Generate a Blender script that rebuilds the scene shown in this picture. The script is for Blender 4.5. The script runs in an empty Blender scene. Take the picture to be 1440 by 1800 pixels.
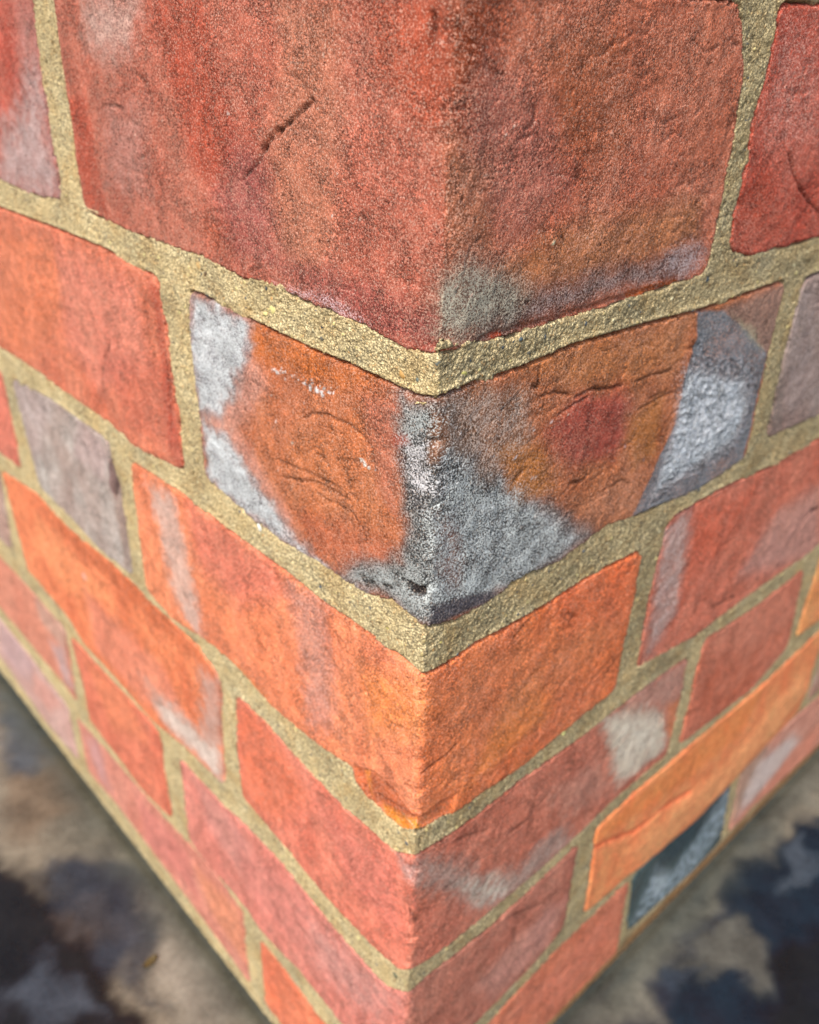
import bpy, math
import numpy as np
from mathutils import Matrix, Vector

# ---------------------------------------------------------------- measured data (millimetres; s<0 left face, s>0 right face)
CAM_F=1556.731
CAM_P=[-0.3656, -187.5863, 71.727]
CAM_R=[0.998583, 0.043313, 0.030911]
CAM_U=[-0.048444, 0.499637, 0.864879]
CAM_FW=[-0.022016, 0.865151, -0.501028]
LINES={'0b':[(-600,3.7),(-292.2,3.8),(-252.2,3.9),(-224.4,3.2),(-193.9,5.2),(-175.1,5.2),(-148.4,3.9),(-124.1,4.4),(-100.6,4.8),(-78.3,3.6),(-58.1,4.6),(-43.5,3.7),(-31.0,3.5),(-21.4,3.0),(-10.9,2.1),(-5.6,2.3),(0,3.9),(5.6,3.7),(12.3,3.4),(21.5,2.9),(28.9,2.9),(37.2,2.8),(46.1,3.0),(62.9,2.8),(89.3,3.7),(107.0,3.7),(122.8,8.4),(135.8,5.6),(182.3,5.3),(222.3,4.5),(600,3.7)],'1t':[(-600,-7.4),(-298.4,-7.8),(-258.4,-8.2),(-202.8,-6.6),(-157.4,-6.2),(-134.2,-7.9),(-108.6,-7.5),(-93.1,-7.2),(-76.8,-8.2),(-59.0,-8.8),(-43.9,-8.9),(-31.1,-8.5),(-18.9,-8.6),(-12.1,-8.8),(-5.4,-8.5),(0,-7.1),(2.8,-7.1),(13.3,-6.5),(24.4,-6.9),(38.7,-6.2),(47.7,-5.2),(81.0,-6.2),(109.5,-7.5),(164.2,-7.1),(178.2,-8.8),(190.2,-8.7),(230.2,-8.0),(600,-7.4)],'1b':[(-600,-73.4),(-334.7,-75.6),(-294.7,-77.8),(-248.3,-76.5),(-222.4,-77.5),(-178.3,-77.6),(-160.3,-80.0),(-122.8,-75.4),(-107.3,-72.4),(-82.5,-75.7),(-63.6,-76.4),(-46.1,-75.0),(-31.4,-74.8),(-24.2,-74.1),(-17.4,-72.5),(-13.0,-70.4),(-7.2,-70.6),(0,-72.1),(3.9,-73.3),(10.7,-75.3),(18.8,-75.5),(26.5,-75.2),(33.0,-73.8),(39.9,-73.0),(55.6,-75.1),(78.9,-71.0),(93.4,-73.2),(132.4,-77.3),(165.2,-75.2),(182.7,-70.9),(227.2,-73.6),(267.2,-73.5),(600,-73.4)],'2t':[(-600,-88.5),(-342.7,-90.8),(-302.7,-93.2),(-240.9,-87.6),(-191.1,-87.3),(-167.2,-88.8),(-127.7,-86.7),(-87.1,-87.8),(-64.4,-87.5),(-46.6,-88.6),(-31.4,-88.3),(-17.1,-87.8),(-6.4,-88.0),(0,-88.9),(6.2,-89.7),(15.0,-89.3),(21.5,-88.6),(35.1,-89.6),(52.7,-89.7),(76.9,-88.6),(103.0,-90.5),(121.9,-83.9),(154.3,-83.7),(199.9,-87.6),(234.8,-86.9),(274.8,-87.7),(600,-88.5)],'2b':[(-600,-152.2),(-371.5,-150.3),(-331.5,-148.4),(-302.0,-146.3),(-278.8,-147.3),(-243.4,-149.5),(-214.5,-153.1),(-181.1,-150.8),(-168.6,-151.7),(-147.6,-154.7),(-115.8,-148.8),(-95.9,-148.8),(-75.9,-153.3),(-48.7,-151.2),(-39.3,-149.3),(-29.6,-147.0),(-27.9,-152.4),(-21.5,-155.2),(-13.0,-155.9),(-6.4,-155.6),(0,-151.2),(4.2,-153.2),(18.0,-155.9),(34.3,-156.5),(51.9,-158.2),(67.0,-156.0),(89.7,-154.0),(103.8,-153.8),(121.6,-151.0),(160.4,-156.6),(207.4,-156.2),(263.1,-157.9),(303.1,-155.0),(600,-152.2)],'3t':[(-600,-163.9),(-374.0,-162.4),(-334.0,-160.9),(-285.4,-154.4),(-246.7,-158.4),(-201.0,-155.0),(-162.4,-157.3),(-127.8,-157.6),(-113.8,-163.3),(-100.9,-164.9),(-82.4,-164.9),(-49.3,-170.1),(-34.9,-170.8),(-21.3,-169.7),(-8.4,-168.8),(0,-163.0),(4.8,-164.0),(18.9,-166.2),(35.4,-166.4),(52.9,-165.3),(85.6,-167.1),(129.8,-165.7),(159.5,-166.9),(172.0,-164.1),(212.7,-168.3),(267.9,-166.6),(307.9,-165.2),(600,-163.9)],'3b':[(-600,-225.6),(-389.9,-223.3),(-349.9,-220.9),(-329.8,-222.8),(-279.0,-226.7),(-257.4,-235.3),(-218.3,-235.4),(-183.4,-237.6),(-155.3,-231.6),(-117.5,-228.5),(-104.4,-222.8),(-89.7,-223.9),(-62.4,-227.7),(-51.4,-229.8),(-35.5,-230.8),(-20.5,-229.7),(-4.9,-227.2),(0,-222.8),(9.9,-226.6),(23.9,-228.9),(42.5,-229.9),(62.2,-229.8),(76.3,-230.4),(96.4,-229.0),(117.3,-225.7),(160.8,-226.0),(185.3,-227.4),(241.3,-233.0),(280.5,-219.6),(320.5,-222.6),(600,-225.6)],'4t':[(-600,-237.7),(-317.3,-239.6),(-277.3,-241.4),(-226.0,-240.5),(-189.7,-240.3),(-178.8,-241.7),(-160.1,-243.3),(-122.8,-243.7),(-99.7,-239.7),(-74.7,-239.6),(-51.8,-243.1),(-30.4,-245.0),(-10.5,-245.0),(0,-236.3),(8.7,-236.3),(24.7,-238.2),(43.6,-240.0),(63.6,-239.0),(90.2,-236.4),(111.5,-235.5),(140.5,-233.7),(187.8,-234.5),(257.7,-236.5),(317.7,-232.4),(357.7,-235.1),(600,-237.7)],'4b':[(-600,-301.6),(-448.3,-298.6),(-408.3,-295.6),(-360.8,-296.2),(-317.7,-296.6),(-268.8,-301.3),(-209.1,-308.2),(-179.1,-302.1),(-152.3,-303.5),(-108.8,-302.7),(-95.1,-307.0),(-68.2,-301.6),(-40.0,-304.4),(0,-301.6),(43.5,-302.4),(72.5,-300.7),(99.6,-292.5),(116.8,-298.2),(154.2,-301.6),(214.6,-310.9),(257.6,-306.1),(322.3,-300.1),(355.4,-298.7),(395.4,-300.2),(600,-301.6)],'5t':[(-600,-310.2),(-455.4,-309.8),(-415.4,-309.4),(-366.8,-309.3),(-308.8,-316.0),(-246.9,-311.8),(-184.7,-309.2),(-141.6,-304.1),(-114.2,-308.5),(-98.1,-314.6),(-79.9,-315.3),(-52.3,-320.4),(0,-310.2),(53.7,-314.0),(93.3,-307.3),(153.3,-307.3),(253.2,-303.1),(261.1,-299.5),(335.0,-303.1),(375.0,-306.7),(600,-310.2)],'5b':[(-600,-368.3),(-480.8,-363.2),(-440.8,-358.0),(-391.2,-362.9),(-364.4,-367.8),(-256.5,-357.5),(-192.2,-360.0),(-115.7,-367.2),(-98.0,-367.2),(0,-368.3),(104.6,-372.5),(159.7,-371.6),(165.6,-360.1),(234.5,-367.5),(300.0,-365.7),(397.6,-372.7),(437.6,-370.5),(600,-368.3)],'0t':[(-600,73.6),(600,73.6)],'-1b':[(-600,83.6),(600,83.6)],'-1t':[(-600,148.6),(600,148.6)]}
BRICKS={'c1C':('0t','0b',[(-176.2,5.9),(-176.4,25.2),(-176.3,44.1),(-175.7,68.0)],[(111.2,10.9),(111.2,29.1),(111.2,43.9),(108.9,58.0),(101.4,74.1)]),'c1L1':('0t','0b',[(-297,0)],[(-193.5,6.0),(-194.1,24.9),(-194.6,42.7),(-191.9,67.7)]),'c1R1':('0t','0b',[(121.4,9.4),(119.8,19.5),(121.6,34.3),(119.7,47.1),(122.0,57.7),(120.7,74.5)],[(329,0)]),'c1L2':('0t','0b',[(-520,0)],[(-309,0)]),'c1R2':('0t','0b',[(341,0)],[(520,0)]),'c0C':('-1t','-1b',[(-105,0)],[(215,0)]),'c0L1':('-1t','-1b',[(-332,0)],[(-117,0)]),'c0L2':('-1t','-1b',[(-520,0)],[(-344,0)]),'c0R1':('-1t','-1b',[(227,0)],[(330,0)]),'c0R2':('-1t','-1b',[(342,0)],[(520,0)]),'c2C':('1t','1b',[(-109.5,-70.0),(-109.3,-46.8),(-110.5,-23.9),(-108.9,-8.9)],[(167.1,-65.1),(164.5,-32.3),(164.8,-8.1)]),'c2L1':('1t','1b',[(-338,0)],[(-123.4,-74.5),(-124.3,-53.0),(-125.7,-28.1),(-127.6,-11.5)]),'c2L2':('1t','1b',[(-520,0)],[(-350,0)]),'c2R1':('1t','1b',[(181.2,-70.5),(178.5,-39.8),(178.6,-9.4)],[(282,0)]),'c2R2':('1t','1b',[(294,0)],[(520,0)]),'c3C':('2t','2b',[(-169.4,-144.7),(-168.6,-112.1),(-167.4,-89.7)],[(103.9,-137.3),(105.1,-110.6),(103.9,-91.3)]),'c3L1':('2t','2b',[(-279.3,-145.2),(-284.0,-120.1),(-288.5,-93.2)],[(-181.0,-144.9),(-180.8,-106.8),(-185.2,-92.8)]),'c3L2':('2t','2b',[(-520,0)],[(-301.0,-144.2),(-299.7,-94.3)]),'c3R1':('2t','2b',[(117.1,-134.6),(116.4,-107.0),(117.5,-86.9)],[(334,0)]),'c3R2':('2t','2b',[(346,0)],[(520,0)]),'c4C':('3t','3b',[(-104.2,-220.9),(-104.9,-198.4),(-102.0,-167.1)],[(162.3,-223.4),(162.4,-192.5),(159.5,-166.9)]),'c4L1':('3t','3b',[(-328.6,-220.2),(-330.7,-203.7),(-336.3,-165.4)],[(-117.3,-226.5),(-115.7,-198.4),(-112.6,-164.0)]),'c4L2':('3t','3b',[(-520,0)],[(-348.6,-218.3),(-341.8,-171.3)]),'c4R1':('3t','3b',[(172.0,-224.4),(171.3,-187.7),(170.6,-166.5)],[(274.9,-214.8),(263.1,-161.2)]),'c4R2':('3t','3b',[(282,0)],[(520,0)]),'c5C':('4t','4b',[(-161.2,-298.2),(-161.0,-276.2),(-160.4,-244.7)],[(99.2,-284.0),(98.6,-260.0),(99.0,-238.1)]),'c5L1':('4t','4b',[(-273.6,-293.6),(-273.6,-272.0),(-278.2,-244.0)],[(-178.0,-297.0),(-179.1,-269.0),(-177.9,-243.0)]),'c5L2':('4t','4b',[(-520,0)],[(-289.5,-293.5),(-284.8,-246.0)]),'c5R1':('4t','4b',[(114.6,-294.1),(113.5,-263.1),(110.5,-236.5)],[(329,0)]),'c5R2':('4t','4b',[(338,0)],[(520,0)]),'c6C':('5t','5b',[(-99.8,-359.8),(-99.8,-317.4)],[(159.4,-366.4),(154.8,-309.5)]),'c6L1':('5t','5b',[(-298,0)],[(-112.5,-360.8),(-114.3,-339.4),(-112.6,-306.7)]),'c6L2':('5t','5b',[(-520,0)],[(-309,0)]),'c6R1':('5t','5b',[(165.6,-360.1),(156.9,-308.3)],[(263.9,-361.1),(251.9,-304.4)]),'c6R2':('5t','5b',[(271.0,-359.1),(260.7,-301.4)],[(520,0)])}
BASE={'c1C':((180,90,68),(166,87,66)),'c1L1':((190,80,62),(190,80,62)),'c1R1':((162,64,50),(162,64,50)),'c2C':((192,100,60),(160,88,58)),'c2L1':((216,108,76),(216,108,76)),'c2R1':((132,112,108),(132,112,108)),'c3C':((238,126,82),(198,98,58)),'c3L1':((176,166,158),(176,166,158)),'c3L2':((216,105,82),(216,105,82)),'c3R1':((180,92,74),(180,92,74)),'c4C':((228,114,88),(172,92,75)),'c4L1':((232,118,74),(232,118,74)),'c4L2':((185,150,135),(185,150,135)),'c4R1':((176,90,70),(176,90,70)),'c4R2':((240,128,78),(240,128,78)),'c5C':((218,118,100),(160,90,76)),'c5L1':((220,110,80),(220,110,80)),'c5L2':((215,125,98),(215,125,98)),'c5R1':((246,118,78),(246,118,78)),'c5R2':((150,110,98),(150,110,98)),'c6C':((232,112,74),(190,100,76)),'c6L1':((216,128,106),(216,128,106)),'c6L2':((205,160,148),(205,160,148)),'c6R1':((60,76,78),(60,76,78)),'c6R2':((185,120,105),(185,120,105)),'c0R1':((150,140,135),(150,140,135)),'c0C':((175,80,62),(175,80,62)),'c0L1':((190,95,70),(190,95,70)),'c0L2':((190,95,70),(190,95,70)),'c0R2':((170,75,60),(170,75,60)),'c1L2':((195,95,72),(195,95,72)),'c1R2':((175,80,62),(175,80,62)),'c2L2':((205,100,75),(205,100,75)),'c2R2':((170,85,68),(170,85,68)),'c3R2':((170,80,60),(170,80,60))}
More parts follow.
